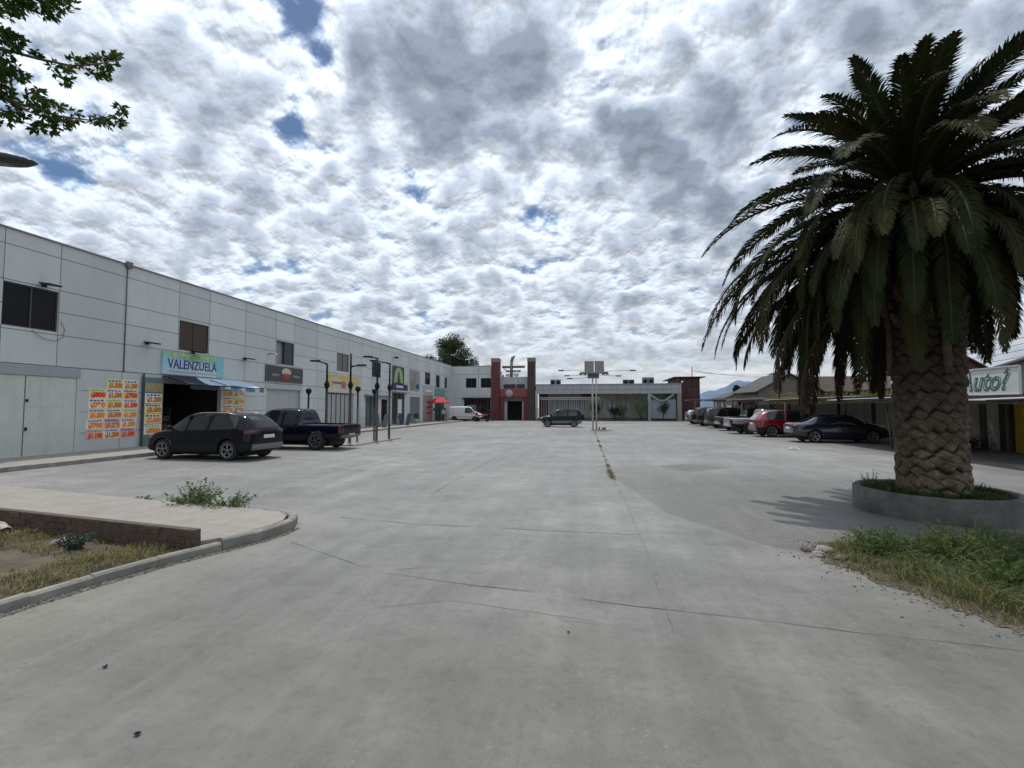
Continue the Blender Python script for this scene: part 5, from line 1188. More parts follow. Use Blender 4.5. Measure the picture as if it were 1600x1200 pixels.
b = MB(); b.tube([(.25, -.36, 1.08), (.33, 0, 1.03), (.25, .36, 1.08)], .02, 6); b.build('handlebar', dark_m, t)
b = MB(); b.box(-.95, -.55, -.2, .2, .8, 1.15); b.build('delivery_box', mat('moto_red', (0, 0, 0)), t)

def person(loc, rz, label, shirt, pants):
    """one continuous skinned figure plus hair"""
    J = {'pelvis': (0, 0, .95), 'chest': (0, .02, 1.25), 'neck': (0, .02, 1.46), 'head': (0, .0, 1.56), 'top': (0, .0, 1.68), 'shL': (.17, .02, 1.40), 'elL': (.22, .03, 1.13), 'haL': (.20, -.08, .90), 'fiL': (.19, -.12, .80),
         'shR': (-.17, .02, 1.40), 'elR': (-.23, .05, 1.13), 'haR': (-.21, -.02, .88), 'fiR': (-.2, -.05, .78), 'hiL': (.09, 0, .90), 'knL': (.10, -.04, .50), 'anL': (.11, .03, .08), 'toL': (.13, -.14, .04),
         'hiR': (-.09, 0, .90), 'knR': (-.11, .0, .50), 'anR': (-.12, .05, .08), 'toR': (-.15, -.12, .04)}
    E_ = [('pelvis', 'chest'), ('chest', 'neck'), ('neck', 'head'), ('head', 'top'), ('chest', 'shL'), ('shL', 'elL'), ('elL', 'haL'), ('haL', 'fiL'), ('chest', 'shR'), ('shR', 'elR'), ('elR', 'haR'), ('haR', 'fiR'), ('pelvis', 'hiL'), ('hiL', 'knL'), ('knL', 'anL'), ('anL', 'toL'), ('pelvis', 'hiR'), ('hiR', 'knR'), ('knR', 'anR'), ('anR', 'toR')]
    rad = {'pelvis': .15, 'chest': .16, 'neck': .055, 'head': .085, 'top': .075, 'sh': .065, 'el': .045, 'ha': .032, 'fi': .022, 'hi': .095, 'kn': .06, 'an': .045, 'to': .035}
    ks = list(J); me = bpy.data.meshes.new('person'); me.from_pydata([J[k] for k in ks], [(ks.index(a), ks.index(c)) for a, c in E_], [])
    o = bpy.data.objects.new('person_tmp', me); COL.objects.link(o); sk = o.modifiers.new('k', 'SKIN'); o.modifiers.new('s', 'SUBSURF').levels = 1
    lay = me.skin_vertices[0].data if me.skin_vertices else None
    if lay is None:
        bpy.context.view_layer.objects.active = o; bm = bmesh.new(); bm.from_mesh(me); bm.verts.layers.skin.verify(); bm.to_mesh(me); bm.free(); lay = me.skin_vertices[0].data
    for i, k in enumerate(ks):
        r = rad.get(k, rad.get(k[:2])); lay[i].radius = (r, r*.8 if k in ('pelvis', 'chest') else r); lay[i].use_root = (k == 'pelvis')
    bpy.context.view_layer.update(); m2 = bpy.data.meshes.new_from_object(o.evaluated_get(bpy.context.evaluated_depsgraph_get())); bpy.data.objects.remove(o)
    m2.name = 'person'; m2.materials.clear()
    for m in (mat('skin', (.36, .22, .15), .6), shirt, pants, mat('shoes', (.03, .03, .03), .7)): m2.materials.append(m)
    for p in m2.polygons:
        c = p.center; p.use_smooth = True
        p.material_index = 3 if c.z < .10 else (2 if c.z < .93 and abs(c.x) < .175 else (0 if c.z > 1.45 or c.z < .95 else 1))
    q = bpy.data.objects.new('person', m2); COL.objects.link(q); q.location = loc; q.rotation_euler = (0, 0, rz)
    tag(q, label, 'person')
    b = MB(); b.lathe([(0, .13), (.07, .11), (.105, .04), (.10, -.03), (.06, -.06)], (0, .015, 1.615), 12); b.build('hair', mat('hair', (.02, .015, .012), .8), q)
    return q
person((-12.9, 64.0, 0), R(-20), 'person in dark clothes standing by the left red pillar behind the red motorcycle', mat('cloth_dark', (.03, .03, .04), .9), mat('cloth_navy', (.03, .035, .05), .9))
person((-17.3, 56.3, .12), R(60), 'person in a pale top standing under the red parasol', mat('cloth_pale', (.4, .38, .35), .9), mat('cloth_brown', (.07, .05, .04), .9))

# red parasol with a green stall below it
t = empty('parasol', (-18.0, 56.8, .12), label='red square parasol over a green stall near the far left corner', cat='parasol'); b = MB(); n = 4; P = []
for k, (r, z) in enumerate(((.0, 3.15), (.36, 2.85), (.75, 2.55), (1.05, 2.38), (1.06, 2.25))):
    for i in range(16):
        a = 2*pi*i/16+pi/4; sq = min(1/abs(cos(a-pi/4)) if abs(cos(a-pi/4)) > .7 else 1/abs(sin(a-pi/4)), 1.41); P.append((r*sq*cos(a), r*sq*sin(a), z-.03*sq*(k > 2)))
b.add(P, [(k*16+i, k*16+(i+1) % 16, (k+1)*16+(i+1) % 16, (k+1)*16+i) for k in range(4) for i in range(16)]); b.build('canopy', fabred_m, t)
b = MB(); b.tube([(0, 0, 0), (0, 0, 3.1)], .03, 8); b.lathe([(0, .08), (.3, .08), (.3, 0), (0, 0)], (0, 0, 0), 14); b.build('pole', dark_m, t)
t = empty('market_stall', (-18.0, 57.4, .12), label='small stall with a green cloth under the red parasol', cat='stall'); b = MB(); b.box(-.8, .8, -.35, .35, .85, .9)
for x in (-.72, .72):
    for y in (-.3, .3): b.box(x-.03, x+.03, y-.03, y+.03, 0, .85)
b.build('table', mat('stall_wood', (.12, .08, .05), .8), t); b = MB(); b.box(-.82, .82, -.38, -.36, 1.25, 1.65); b.box(-.82, .82, -.37, .37, .9, .93); b.box(-.82, -.79, -.37, -.34, .9, 1.7); b.box(.79, .82, -.37, -.34, .9, 1.7); b.build('green_cloth', mat('stall_green', (.03, .20, .10), .8), t)
t = empty('potted_plant', (-18.2, 49.3, .12), label='pale potted plant by the white door, on the pavement', cat='plant'); b = MB(); b.lathe([(0, 0), (.2, 0), (.27, .45), (.24, .45), (.2, .4), (0, .4)], (0, 0, 0), 14); b.build('pot', mat('pot_pale', (.42, .40, .33), .8), t)
b = MB(); leafball(b, 0, 0, .75, .35, .35, 300, 0, random.Random(1), .12); b.build('foliage', g_dark, t)
b = MB(); b.box(-18.3, -17.9, 44.2, 44.6, .12, .95); b.box(-18.32, -17.88, 44.18, 44.62, .95, 1.0, k=1); tag(b.build('waste_bin', [mat('bin_white', (.55, .56, .58), .5), dark_m]), 'small white bin on the pavement left of the white door', 'bin')
for i, (y, k) in enumerate(((38.6, 0), (43.9, 1))):
    b = MB()
    for q in (0, 1): M = Matrix.Translation((-17.6+q*.5, y, .12)) @ Matrix.Rotation(R(12 if q else -12), 4, 'Y'); b.box(-.015, .015, -.45, .45, 0, 1.15, M=M)
    tag(b.build('pavement_board', [mat('aboard%d' % k, ((.08, .12, .12), (.02, .03, .09))[k], .5)]), ['dark standing board on the pavement behind the lamp posts', 'navy standing board on the pavement left of the white door'][i], 'board', 'boards on the pavement')

# ------------------------------------------------------------------ dark lamp posts of the yard
def short_post(x, y, h, label):
    t = empty('lamp_post', (x, y, 0), label=label, cat='lamp post', group='short ball topped posts'); b = MB(); b.tube([(0, 0, 0), (0, 0, .04), (0, 0, .041), (0, 0, h-.35)], [.12, .12, .048, .045], 10); b.build('post', dark_m, t)
    b = MB(); b.lathe([(0, .15), (.10, .12), (.145, .02), (.12, -.09), (.06, -.15), (.05, -.20)], (0, 0, h-.17), 14); b.build('lamp_head', mat('lamp_black', (.008, .009, .012), .5, spec=.25), t)
def tall_post(x, y, h, arm, label, z_c=2.95, za=None):
    za = h if za is None else za
    t = empty('lamp_post', (x, y, 0), label=label, cat='lamp post', group='tall posts with arms'); b = MB(); b.tube([(0, 0, 0), (0, 0, .03), (0, 0, .031), (0, 0, z_c)], [.15, .15, .068, .064], 10); b.tube([(0, 0, z_c), (0, 0, h)], .048, 10)
    for s_ in (-1, 1): b.box(.11*s_-.02, .11*s_+.02, -.02, .02, .03, .06)
    b.build('post', dark_m, t)
    b = MB(); b.lathe([(.05, .20), (.10, .11), (.135, 0), (.11, -.11), (.065, -.20)], (0, 0, z_c), 14); b.build('collar', mat('lamp_black', (0, 0, 0)), t)
    b = MB(); ax, ay = arm[0], arm[1]; b.tube([(0, 0, za-.06), (ax*.3, ay*.3, za-.02+arm[2]*.3), (ax, ay, za+arm[2])], [.045, .04, .03], 8); L = hypot(ax, ay); M = Matrix.Translation((ax, ay, za+arm[2])) @ Matrix.Rotation(atan2(ay, ax), 4, 'Z')
    b.box(-.1, .34, -.11, .11, -.03, .05, M=M); b.build('arm', dark_m, t)
short_post(-13.6, 21.7, 2.80, 'short dark ball topped post standing behind the pickup cab')
tall_post(-12.75, 21.9, 4.02, (-.45, -.1, .10), 'first tall dark post from the left, with its arm pointing left, behind the pickup bed')
tall_post(-11.75, 22.4, 4.55, (.40, .1, .02), 'second tall dark post from the left, in front of the window above the cream sign', za=3.92)
short_post(-11.75, 23.2, 2.95, 'short dark ball topped post behind the pickup tailgate')
short_post(-11.20, 24.0, 2.85, 'short dark ball topped post standing clear of the pickup')
tall_post(-10.92, 23.7, 4.45, (-.3, -.25, .02), 'third tall dark post, next to the short clear standing one')
tall_post(-11.0, 25.5, 4.35, (-.75, -.15, .10), 'rightmost tall dark post, its arm reaching left')
s = MB(); s.prism([(-12.2, 20.9), (-10.75, 20.9), (-10.6, 26.3), (-11.6, 26.3)], -.1, .05); fix_normals(tag(s.build('post_kerb_strip', kerb_m), kind='structure'))

# solar lamp mast in the middle of the yard
t = empty('lamp_mast', (.72, 38.4, 0), label='twin pole lamp mast carrying solar panels in the middle of the yard', cat='lamp mast')
pm = mat('mast_galvanised', (.42, .41, .38), .5, .2, var=.1)
for x, h in ((-.16, 4.6), (.12, 4.9)):
    b = MB(); b.tube([(x, 0, 0), (x, 0, h)], [.06, .045], 10); b.box(x-.16, x+.16, -.16, .16, 0, .03); b.build('pole', pm, t)
for s_ in (-1, 1):
    b = MB(); M = Matrix.Translation((-.02+.40*s_-.0, -.1, 5.02)) @ Matrix.Rotation(R(58), 4, 'X'); b.box(-.37, .37, -.62, .62, -.02, .02, M=M)
    for i in range(5): b.box(-.37+.148*i-.004, -.37+.148*i+.004, -.62, .62, .02, .023, k=1, M=M)
    b.build('solar_panel', [mat('solar_cell', (.10, .095, .095), .3), pm], t)
b = MB(); b.box(-1.15, 1.05, -.1, .06, 4.50, 4.64); b.box(-.55, .35, -.14, .1, 4.15, 4.49, k=0)
for x in (-1.1, -.75, .7, 1.0): b.box(x-.12, x+.12, -.2, .1, 4.42, 4.52)
b.build('bracket', mat('mast_bracket', (.13, .125, .12), .6), t)
for x, y, z, q in ((-2.45, -.3, 4.78, 1), (-2.0, .6, 4.42, 0), (-1.75, -.7, 4.10, 0), (2.75, -.3, 4.72, 1), (1.7, .5, 4.36, 0)):
    b = MB(); b.tube([(0, 0, 4.55 if q else 4.4), (x*.6, y*.6, z+.02), (x, y, z)], .022, 6); sx = 1 if x > 0 else -1; b.box(min(x, x+.42*sx), max(x, x+.42*sx), y-.13, y+.13, z-.05, z+.04, k=1); b.build('lamp_arm', [pm, mat('mast_bracket', (0, 0, 0))], t)
b = MB(); b.box(.2, .9, -.25, .1, .0, .03); b.box(.28, .40, -.1, .0, .03, .28); b.box(.55, .85, -.15, .0, .03, .24); b.build('ballast_box', mat('ballast', (.14, .14, .13), .8), t)
b = MB(); b.prism([(-.3, -.3), (1.3, -.35), (1.3, .5), (-.3, .5)], 0, .06); b.build('base_slab', kerb_m, t)

# ------------------------------------------------------------------ carport, wall, sign at the right
t = empty('carport', (12.0, 14, 0), label='long low carport with a thin dark roof along the right side of the yard', cat='carport')
def cz(y): return 1.98+.0155*(y-15)
b = MB(); ys_ = [12.5+i*.95 for i in range(51)]
for i in range(len(ys_)-1):
    y0, y1 = ys_[i], ys_[i+1]-.03; z0, z1 = cz(y0), cz(y1); dz = .012*((i*7) % 3)
    vs = [(11.9, y0, z0+dz), (11.9, y1, z1+dz), (17.7, y1, z1+.25+dz), (17.7, y0, z0+.25+dz)]; vs += [(x, y, z+.035) for x, y, z in vs]
    b.add(vs, [(3, 2, 1, 0), (4, 5, 6, 7), (0, 1, 5, 4), (1, 2, 6, 5), (2, 3, 7, 6), (3, 0, 4, 7)], 0 if i % 9 != 4 else 1)
o = par(b.build('roof', [mat('carport_sheet', (.04, .035, .032), 1, var=.3, vscale=1.5, spec=.0), mat('sheet_pale', (.42, .42, .40), .6)]), t); t.location = t.location
b = MB()
for x in (11.97, 16.8):
    dzx = (x-11.9)*.043
    b.tube([(x, 12.6, cz(12.6)-.05+dzx), (x, 60, cz(60)-.05+dzx)], .04, 6)
par(b.build('roof_beam', mat('carport_beam', (.06, .05, .045), .7)), t)
for y in (14.5, 22.9, 31.0, 39.0, 47.0, 55.0):
    b = MB(); b.tube([(11.97 if y != 22.9 else 13.1, y, 0), (11.97 if y != 22.9 else 12.9, y, cz(y)-.04)], .035, 8); par(b.build('post', mat('carport_post', (.13, .12, .10), .7)), t)
for y in range(16, 60, 6):
    b = MB(); b.tube([(16.8, y, 0), (16.8, y, cz(y)+.15)], .045, 8); par(b.build('post', mat('carport_post', (0, 0, 0))), t)
b = MB(); b.box(17.25, 17.45, 22.8, 62, 0, 2.10)
for i in range(10): b.box(17.18, 17.249, 23.6+i*4.0, 23.9+i*4.0, 0, 2.1, k=1)
tag(b.build('boundary_wall', [mat('cream_wall', (.46, .45, .37), .9, var=.22, vscale=1.1, streak=.5, bump=.3), mat('wall_pier', (.09, .085, .07), .85, var=.2)]), 'stained cream boundary wall with dark piers behind the carport', 'wall')
b = MB(); b.box(17.15, 17.35, 15.5, 22.12, 0, 2.12); b.box(17.10, 17.149, 17.0, 17.3, 0, 2.15, k=1); tag(b.build('yellow_wall', [mat('yellow_paint', (.50, .33, .03), .7, var=.12, streak=.3), mat('dark_gate', (.05, .035, .03), .7)]), 'bright yellow wall at the right edge of view behind the palm planter', 'wall')
b = MB(); b.box(15.9, 16.0, 20.25, 27.7, 2.28, 3.38); b.box(15.86, 15.899, 20.2, 27.75, 2.26, 2.32, k=1); b.box(15.86, 15.899, 20.2, 27.75, 3.34, 3.40, k=1)
for y in (20.6, 24, 27.4): b.box(16.001, 16.08, y-.04, y+.04, 1.9, 3.3, k=1)
sg = tag(b.build('auto_sign', [mat('sign_board_white', (.60, .62, .58), .6, var=.06), mat('sign_rail', (.5, .5, .48), .5)]), 'white board with dark green slanted lettering standing on the carport roof beside the palm trunk', 'sign')
text('lettering', 'Auto?', 1.12, mat('sign_green', (.04, .12, .09), .5), onright(15.894, 21.9, 2.83), sg, 2.55, shear=.35, bold=.035, ext=.003)
text('lettering_highlight', 'Auto?', 1.12, mat('sign_board_white', (0, 0, 0)), onright(15.889, 21.9, 2.83), sg, 2.48, shear=.35, bold=-.034, ext=.003)
for x, y, h in ((17.2, 22.46, 1.95),):
    b = MB(); b.box(x-.12, x+.12, y-.3, y+.3, 0, h+.15); tag(b.build('dark_post', mat('dark_brown_post', (.05, .035, .03), .8)), 'thick dark brown post at the left end of the yellow wall', 'post')
# weeds and rubble by the wall, bush
for i, (x, y, w, h, lab) in enumerate(((16.3, 23.3, .9, .75, 'dark scrubby bush against the cream wall just right of the palm trunk'), (15.2, 22.6, .6, .4, 'low dark scrub on the ground before the cream wall'))):
    rnd = random.Random(i+90); t2 = empty('bush', (x, y, 0), label=lab, cat='bush'); b = MB()
    for s_ in range(9): b.tube([(0, 0, 0), (rnd.uniform(-w, w)*.5, rnd.uniform(-w, w)*.5, h*.6), (rnd.uniform(-w, w), rnd.uniform(-w, w), h*1.2)], [.02, .012, .004], 4)
    b.build('stem', MATS['bark'], t2); b = MB(); leafball(b, 0, 0, h*.35, w, h*.45, 900, 0, rnd, .08); b.build('foliage', leafmat('scrub_dark', (.035, .04, .025)), t2)

# ---- neighbourhood beyond the wall
def gable_house(x, y, wx_, wy_, h, rh, label, wm, rm, axis='x', rz=0, wins_=2):
    t = empty('house', (x, y, 0), rz, label=label, cat='house', group='houses beyond the carport'); hx, hy = wx_/2, wy_/2
    b = MB(); b.box(-hx, hx, -hy, hy, 0, h)
    if axis == 'x': b.add([(-hx, -hy, h), (-hx, hy, h), (-hx, 0, h+rh), (hx, -hy, h), (hx, hy, h), (hx, 0, h+rh)], [(0, 1, 2), (5, 4, 3)])
    else: b.add([(-hx, -hy, h), (hx, -hy, h), (0, -hy, h+rh), (-hx, hy, h), (hx, hy, h), (0, hy, h+rh)], [(0, 1, 2), (5, 4, 3)])
    b.build('wall', wm, t); b = MB(); o = .35; e = .12
    for s_ in (-1, 1):
        if axis == 'x':
            sl = rh/hy; vs = [(-hx-o, s_*(hy+o), h-o*sl), (hx+o, s_*(hy+o), h-o*sl), (hx+o, 0, h+rh), (-hx-o, 0, h+rh)]
        else:
            sl = rh/hx; vs = [(s_*(hx+o), -hy-o, h-o*sl), (s_*(hx+o), hy+o, h-o*sl), (0, hy+o, h+rh), (0, -hy-o, h+rh)]
        vs = [(a, c, z+.02) for a, c, z in vs]+[(a, c, z+.02+e) for a, c, z in vs]
        b.add(vs, [(0, 1, 2, 3), (7, 6, 5, 4), (0, 4, 5, 1), (1, 5, 6, 2), (2, 6, 7, 3), (3, 7, 4, 0)])
    fix_normals(b.build('roof', rm, t))
    for i in range(wins_):
        yy = -hy+wy_*(i+.5)/wins_
        b = MB(); b.box(-hx-.06, -hx-.01, yy-.5, yy+.5, h*.45, h*.8); b.build('window', glass_m, t)
        xx = -hx+wx_*(i+.5)/wins_; b = MB(); b.box(xx-.5, xx+.5, -hy-.06, -hy-.01, h*.45, h*.8); b.build('window', glass_m, t)
    return t
br = mat('house_brown', (.11, .062, .036), .85, var=.2, vscale=1.5); rf = mat('roof_brown', (.06, .038, .028), .85, var=.3, vscale=2); rg = mat('roof_grey', (.06, .06, .058), .8, var=.3, vscale=2); tanw = mat('house_tan', (.17, .15, .12), .85, var=.15)
gable_house(21.4, 58, 6.5, 6.0, 3.6, 1.8, 'tan gable ended house with a grey roof and pale edge boards beyond the carport', tanw, rg, 'y', R(5))
gable_house(27.2, 60, 8.0, 7.0, 3.6, 1.7, 'brown house with a brown roof right of the tan gable house', br, rf, 'x')
gable_house(22.6, 76, 5, 7, 3.2, .9, 'low pale grey house far beyond, left of the tan gable house', mat('house_pale', (.22, .21, .18), .85), rg, 'y', 0)
gable_house(30, 47, 7, 8, 3.6, 2.2, 'reddish gable house seen between the hanging palm fronds left of the trunk', mat('house_red', (.11, .05, .038), .85), rf, 'y')
gable_house(36, 41, 8, 8, 3.4, 1.6, 'grey roofed house seen behind the palm trunk', tanw, rg, 'x')
gable_house(27.5, 30, 7, 9, 3.4, 1.3, 'pale roofed house right of the palm trunk behind the lettered board', mat('house_pale', (0, 0, 0)), mat('roof_pale', (.22, .20, .185), .7), 'x', R(20))
gable_house(24.5, 21.8, 5, 5, 3.0, 1.4, 'dark brown roofed house at the right edge behind the hanging fronds', br, rf, 'y')
b = MB(); b.box(18.3, 30, 66, 66.2, 0, 3.0); tag(b.build('boundary_wall', mat('far_grey_wall', (.25, .24, .22), .85, var=.2)), 'plain grey far wall beyond the red brown block', 'wall')
# yellowish hedge and green hedge over the wall
def hedge(name, x0, y0, x1, y1, h, w, n, m, label, seed, ls=.22):
    rnd = random.Random(seed); t = empty(name, ((x0+x1)/2, (y0+y1)/2, 0), label=label, cat='hedge'); b = MB(); L = hypot(x1-x0, y1-y0); cx, cy = (x0+x1)/2, (y0+y1)/2
    for i in range(n):
        f = rnd.random(); hh = h*(.8+.35*mnoise.noise(Vector((f*L*.35, seed, 0)))+.2*mnoise.noise(Vector((f*L*1.2, seed, 5)))); z = hh*rnd.random()**.5
        leaf(b, Vector((x0+(x1-x0)*f+rnd.gauss(0, w*.4)-cx, y0+(y1-y0)*f+rnd.gauss(0, w*.4)-cy, z)), rnd, ls*rnd.uniform(.6, 1.3), 0, .5)
    b.build('foliage', m, t); b = MB()
    for i in range(int(L)): f = (i+.5)/int(L); b.tube([(x0+(x1-x0)*f-cx, y0+(y1-y0)*f-cy, 0), (x0+(x1-x0)*f-cx+.1, y0+(y1-y0)*f-cy, h*.7)], [.06, .02], 5)
    b.build('stem', MATS['bark'], t)
hedge('hedge', 19.2, 52, 24.5, 43, 3.5, 1.0, 9000, leafmat('hedge_olive', (.20, .16, .05), .4), 'yellowish olive hedge rising over the carport roof left of the palm', 3)
hedge('hedge', 21.5, 41, 22.5, 29, 3.3, 1.0, 8000, leafmat('hedge_green', (.13, .18, .045), .4), 'fresh green hedge behind the carport seen under the palm fronds', 4)
leafy_tree('small_tree', 20.6, 68, 4.6, 1.2, 4.0, 'small dark tree by the pale house below the hill', leafmat('dark_leaf', (.03, .045, .03)), 14, 1400, .25, 9, .8, trunk_r=.12)
leafy_tree('small_tree', 36, 62, 7.6, 2.6, 6.0, 'dark leafy tree behind the reddish gable house', leafmat('dark_leaf', (0, 0, 0)), 16, 3500, .35, 14, .8, trunk_r=.2)
# distant hills
def hill(name, cx, cy, w, d, h, m, seed):
    b = MB(); nx, ny = 60, 14
    for j in range(ny+1):
        for i in range(nx+1):
            u, v = i/nx*2-1, j/ny*2-1; f = max(0, 1-u*u)**1.1*max(0, 1-v*v)
            z = h*f*(.8+.5*mnoise.noise(Vector((u*2.6, v*1.2, seed)))+.15*mnoise.noise(Vector((u*9, v*4, seed)))); b.v.append((cx+u*w, cy+v*d, max(-1, z-1)))
    for j in range(ny):
        for i in range(nx): b.f.append((j*(nx+1)+i, j*(nx+1)+i+1, (j+1)*(nx+1)+i+1, (j+1)*(nx+1)+i)); b.m.append(0); b.smooth.append(True)
    return tag(b.build(name, m), kind='structure')
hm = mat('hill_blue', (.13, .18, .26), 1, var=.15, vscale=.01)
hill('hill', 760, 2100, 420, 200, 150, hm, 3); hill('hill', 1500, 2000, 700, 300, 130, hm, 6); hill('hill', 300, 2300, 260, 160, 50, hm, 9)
# utility poles and wires
poles = [(23.0, 62.0, 6.2), (33, 47, 7.2), (30.5, 29, 8.2), (30, 12, 8.2)]
wood = mat('pole_pale', (.36, .33, .27), .8, var=.15)
for i, (x, y, h) in enumerate(poles):
    t = empty('utility_pole', (x, y, 0), label=['slender pale utility pole before the brown house', 'tall utility pole behind the palm fronds', 'utility pole at the right holding the bundle of wires', 'utility pole beyond the right edge carrying the wires onward'][i], cat='pole', group='utility poles'); b = MB(); b.tube([(0, 0, 0), (0, 0, h)], [.13, .09], 10); b.build('post', wood, t)
    b = MB(); b.box(-.7, .7, -.05, .05, h-.35, h-.25); b.build('crossarm', dark_m, t)
def cable(a, c, sag, r, label):
    b = MB(); a, c = Vector(a), Vector(c); b.tube([a.lerp(c, i/14)-Vector((0, 0, sag*4*(i/14)*(1-i/14))) for i in range(15)], r, 5); return tag(b.build('overhead_wire', dark_m), label, 'wire', 'overhead wires')
for i, (dz, lab) in enumerate(((-.3, 'topmost'), (-.75, 'second'), (-1.2, 'third'), (-1.7, 'lowest'))):
    cable((33, 47, 7.2+dz), (30.5, 29, 8.2+dz), .3, .018, '%s wire running right behind the palm trunk toward the right edge' % lab)
    cable((30.5, 29, 8.2+dz), (30, 12, 8.2+dz), .3, .018, '%s wire leaving the picture at the right edge' % lab)
    if i < 3: cable((14.9, 70, 7.4-dz*.3-.6), (23.0, 62, 6.1+dz*.6), .25, .014, '%s thin wire over the gap between the red brown block and the tan house' % lab)

# ------------------------------------------------------------------ street lamp and tree at the top left
t = empty('street_lamp', (-11.6, 5.2, 0), label='grey cobra head street lamp reaching in from the left edge', cat='street lamp'); b = MB(); b.tube([(0, 0, 0), (0, 0, 5.4), (.25, .15, 5.78), (1.3, .8, 5.95)], [.09, .06, .045, .035], 10); b.build('post', pm, t)
b = MB(); M = Matrix.Translation((1.84, 1.12, 5.97)) @ Matrix.Rotation(R(31.5), 4, 'Z') @ Matrix.Rotation(R(-3), 4, 'Y') @ Matrix.Diagonal((1, .42, .26, 1))
b.lathe([(0, .30), (.18, .27), (.33, .12), (.36, 0), (.30, -.16), (.14, -.25), (0, -.27)], (0, 0, 0), 20, M=M @ Matrix.Diagonal((1.55, 1.3, 1.25, 1))); b.build('lamp_head', mat('lamp_head_grey', (.045, .045, .05), .5), t)
b = MB(); b.lathe([(0, -.36), (.2, -.30), (.25, -.2)], (.05, 0, 0), 16, M=M); b.build('lens', mat('lamp_lens', (0, 0, 0)), t)

def corner_tree():
    rnd = random.Random(12); t = empty('overhanging_tree', (-13.5, 1.0, 0), label='leafy tree whose twigs hang into the top left corner', cat='tree')
    def P(px, py, d):
        x, y = (px-800)/740, (600-py)/740; v = cam.rotation_euler.to_matrix() @ Vector((x, y, -1)); return Vector((0, 0, 1.8))+v*d-Vector((-13.5, 1.0, 0))
    tw = MB(); tw.tube([(0, 0, 0), (.1, .1, 2.5), (.5, .6, 5), (1.2, 1.5, 7.4), (2, 2.6, 9.6)], [.28, .22, .18, .12, .05], 9)
    lf = MB()
    # limbs (world positions around 8-9 m away) and their leaf sprays
    br_ = [([(-120, 60, 8.6), (-20, 70, 8.2), (60, 92, 8.0), (112, 103, 7.9), (155, 100, 7.8), (188, 92, 7.8)], 1), ([(-120, 130, 8.4), (-30, 140, 8.1), (40, 165, 8.0), (95, 182, 7.9), (140, 188, 7.8), (200, 176, 7.8)], 2),
           ([(-90, -60, 9), (-10, -30, 8.5), (50, -10, 8.2), (110, -5, 8.0)], 3), ([(-100, 30, 8.8), (-40, 40, 8.5), (0, 50, 8.3), (35, 60, 8.1)], 4), ([(-100, 100, 8.8), (-40, 110, 8.5), (-5, 118, 8.3), (25, 120, 8.1)], 5), ([(-100, 160, 8.8), (-40, 165, 8.5), (0, 172, 8.3), (35, 178, 8.1)], 6)]
    for pts, k in br_:
        W3 = [P(*p) for p in pts]; r0 = .035 if k < 4 else .03
        tw.tube([Vector((.5, .6, 5))] + W3, [.09]+[max(.004, r0*(1-i/len(W3))) for i in range(len(W3))], 5)
    def spray(px, py, d, r, n):
        c = P(px, py, d); s_ = d/740
        for _ in range(n):
            u = rnd.uniform(0, 6.28); rr = r*rnd.random()**.55; dpt = rnd.uniform(-.3, .3); q = P(px+rr*cos(u), py+rr*.72*sin(u), d+dpt)
            # small whorl of pointed leaves
            ax = Vector((rnd.uniform(-.4, 1), rnd.uniform(-.6, .6), rnd.uniform(-.5, .4))).normalized()
            if rnd.random() < .5: tw.tube([q-ax*.10, q], .004, 3, cap=False)
            for m_ in range(6):
                dv = (ax+Vector((rnd.uniform(-.9, .9), rnd.uniform(-.9, .9), rnd.uniform(-.9, .6)))).normalized(); leaf(lf, q, rnd, rnd.uniform(.07, .14), 0, .40, dv)
    for px, py, r, n in ((150, 100, 24, 30), (120, 95, 12, 10), (176, 92, 13, 12), (160, 115, 16, 14), (98, 112, 15, 12), (102, 126, 10, 8), (85, 105, 8, 6), (55, 85, 8, 6), (75, 168, 22, 32), (62, 190, 20, 24), (90, 192, 18, 20), (112, 183, 16, 16), (50, 155, 13, 12), (60, 145, 10, 8), (85, 205, 9, 8), (150, 190, 13, 12), (175, 186, 15, 14), (190, 172, 11, 9),
                         (188, 190, 8, 5), (95, 165, 9, 6), (70, 5, 30, 40), (50, -10, 40, 50), (85, 18, 16, 18), (105, 8, 14, 12), (110, -12, 20, 16), (30, 5, 26, 24), (5, 10, 22, 20), (20, 22, 12, 8), (10, 55, 22, 26), (32, 62, 12, 10), (0, 80, 26, 30), (25, 75, 12, 10), (10, 105, 24, 34), (28, 120, 12, 10), (0, 125, 22, 22), (5, 145, 16, 16), (22, 148, 9, 6), (10, 172, 18, 18), (30, 182, 14, 12), (35, 168, 10, 8), (5, 188, 12, 8),
                         (-40, 40, 60, 60), (-60, 120, 60, 60), (-30, -40, 70, 70), (-90, 0, 70, 60)):
        spray(px, py, 8.0+rnd.uniform(-.2, .4), r, int(n*1.05))
    for c_ in range(24): leafball(lf, .8+rnd.uniform(-3, 1.2), .8+rnd.uniform(-3, 1.0), 8+rnd.uniform(-1.4, 2.5), .8, .6, 150, 0, rnd, .12)
    tw.build('trunk', MATS['bark'], t); lf.build('crown', leafmat('corner_leaf', (.05, .085, .018), .35, .35, 2), t)
corner_tree()

